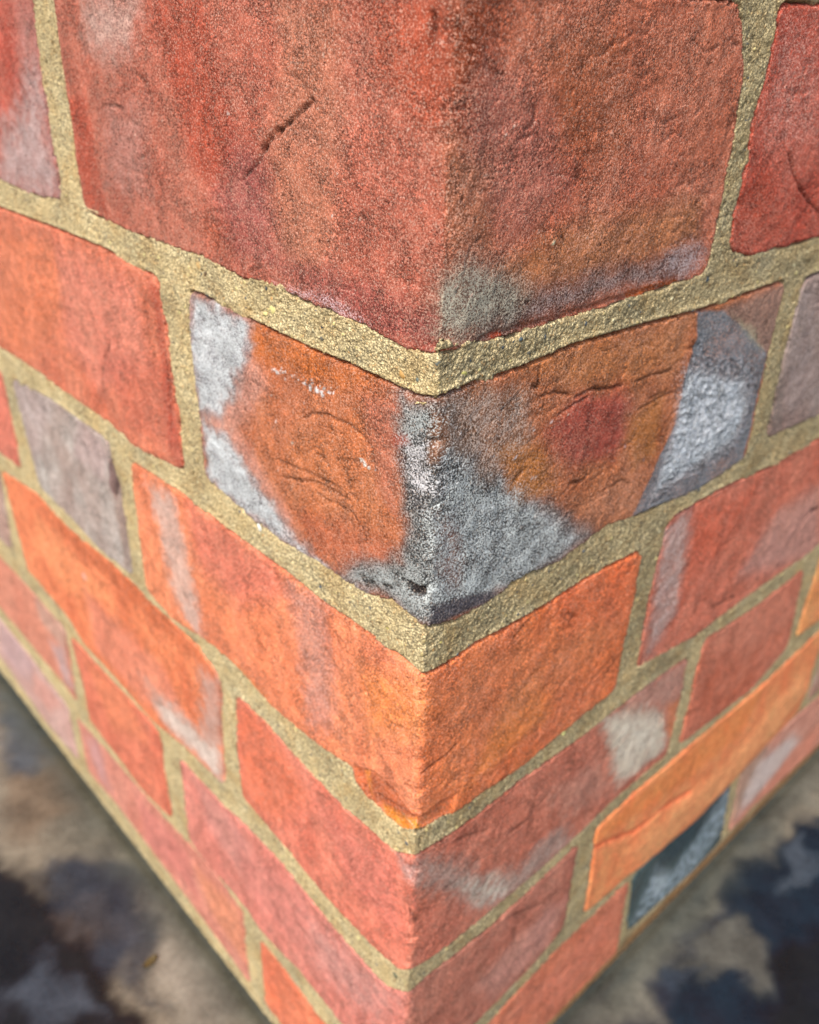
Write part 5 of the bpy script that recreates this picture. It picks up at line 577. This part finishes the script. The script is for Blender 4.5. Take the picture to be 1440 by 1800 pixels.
# ---------------------------------------------------------------- ground: one smooth clouded slab
ZF = -378.0
def ground():
    def ax(a, b, lo, hi, fine, coarse):
        x = [a]
        while x[-1] < b:
            d = max(lo - x[-1], x[-1] - hi, 0)
            x.append(min(x[-1] + max(fine, d * .12 if x[-1] > 0 else min(d * .11, max(d - 1, fine))), b))
        return np.array(x)
    X = ax(-24000, 24000, -420, 420, 2.5, 60); Y = ax(-24000, 24000, -160, 420, 2.5, 60)
    nx, ny = len(X), len(Y)
    x = np.repeat(X, ny); y = np.tile(Y, nx); P = np.stack([x, y, 0 * x], 1)
    wx = 12 * fbm(P, 26., 6, 3.); wy = 12 * fbm(P, 26., 6, 23.)
    n = fbm(P, 120., 4, 7.); c = lin((150, 140, 120)) * np.ones((len(x), 1))
    m1 = sstep(-.05, .25, n)[:, None]; c = c * (1 - m1) + lin((52, 56, 66)) * m1
    for rgb, am, sf, pl in FLOORP:
        sd_ = poly_sd(x + wx, y + wy, pl); mk = sstep(-sf * .5, sf * .5, sd_)[:, None] * am
        c = c * (1 - mk) + lin(rgb) * mk * (1 + .3 * fbm(P, 18., 3, 9.))[:, None]
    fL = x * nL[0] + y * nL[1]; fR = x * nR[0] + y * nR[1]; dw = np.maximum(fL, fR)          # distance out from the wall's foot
    shade_dirt = sstep(30, 3, dw + .5 * wx)[:, None] * .72  # contact shade and dirt at the wall's foot, put into the slab colour
    c = c * (1 - shade_dirt) + lin((84, 88, 80)) * shade_dirt
    z = .25 * fbm(P, 60., 2, 2.)
    z = z - 2.0 * sstep(4.5, 2.0, dw)
    P[:, 2] = ZF + z
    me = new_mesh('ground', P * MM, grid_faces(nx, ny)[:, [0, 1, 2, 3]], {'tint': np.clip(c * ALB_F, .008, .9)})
    o = link('ground', me, M_FLOOR); o['kind'] = 'structure'; o['label'] = 'smooth blue-black and ochre clouded paving at the foot of the wall'
ground()

# ---------------------------------------------------------------- bits lying on the paving
def debris(x, y, kind, i):
    r_ = np.random.RandomState(11 + i)
    L, Wd, Hh, colr, nm, lab, cat = {
        'leaf': (4.4, 1.8, 1.0, (92, 76, 36), 'dead_leaf', 'small curled olive brown leaf fragment on the pale part of the paving', 'leaf'),
        'rust': (3.0, 1.6, .8, (110, 74, 44), 'brick_crumb', 'small brown crumb on the dark bottom left part of the paving', 'crumb'),
        'rust2': (2.6, 1.5, .7, (150, 120, 84), 'brick_crumb', 'tiny pale brown crumb on the paving just behind the leaf fragment', 'crumb')}[kind]
    n = 14; Vs, Cs = [], []
    for a in range(n):
        for b in range(7):
            u = a / (n - 1) * 2 - 1; v = b / 6 * 2 - 1
            wv = Wd * math.sqrt(max(0.02, 1 - u * u)) * (1 + .18 * r_.rand())
            Vs.append((u * L, v * wv, Hh * (abs(v) ** 1.5 * .9 + .35 * u * u + .15 * r_.rand())))
    Vt = np.array(Vs); Vb = Vt.copy(); Vb[:, 2] -= (.25 if kind == 'leaf' else .6)
    Vt[:, 2] -= Vb[:, 2].min(); Vb[:, 2] -= Vb[:, 2].min()
    g = grid_faces(n, 7); N_ = len(Vt)
    Gi = np.arange(n * 7).reshape(n, 7); ring = np.concatenate([Gi[:, 0], Gi[-1, 1:], Gi[-2::-1, -1], Gi[0, -2:0:-1]])
    side = np.stack([np.roll(ring, -1), ring, ring + N_, np.roll(ring, -1) + N_], 1)
    me = new_mesh(nm, np.concatenate([Vt, Vb]) * MM, np.concatenate([g, g[:, ::-1] + N_, side]),
                  {'tint': np.tile(lin(colr) * .8, (2 * N_, 1))})
    o = link(nm, me, M_GRAIN, None, (x * MM, y * MM, (ZF + .15) * MM)); o.rotation_euler = (0, 0, 1.0 + i * .6)
    o['label'] = lab; o['category'] = cat
for i, (x, y, k) in enumerate(DEB): debris(x, y, k, i)
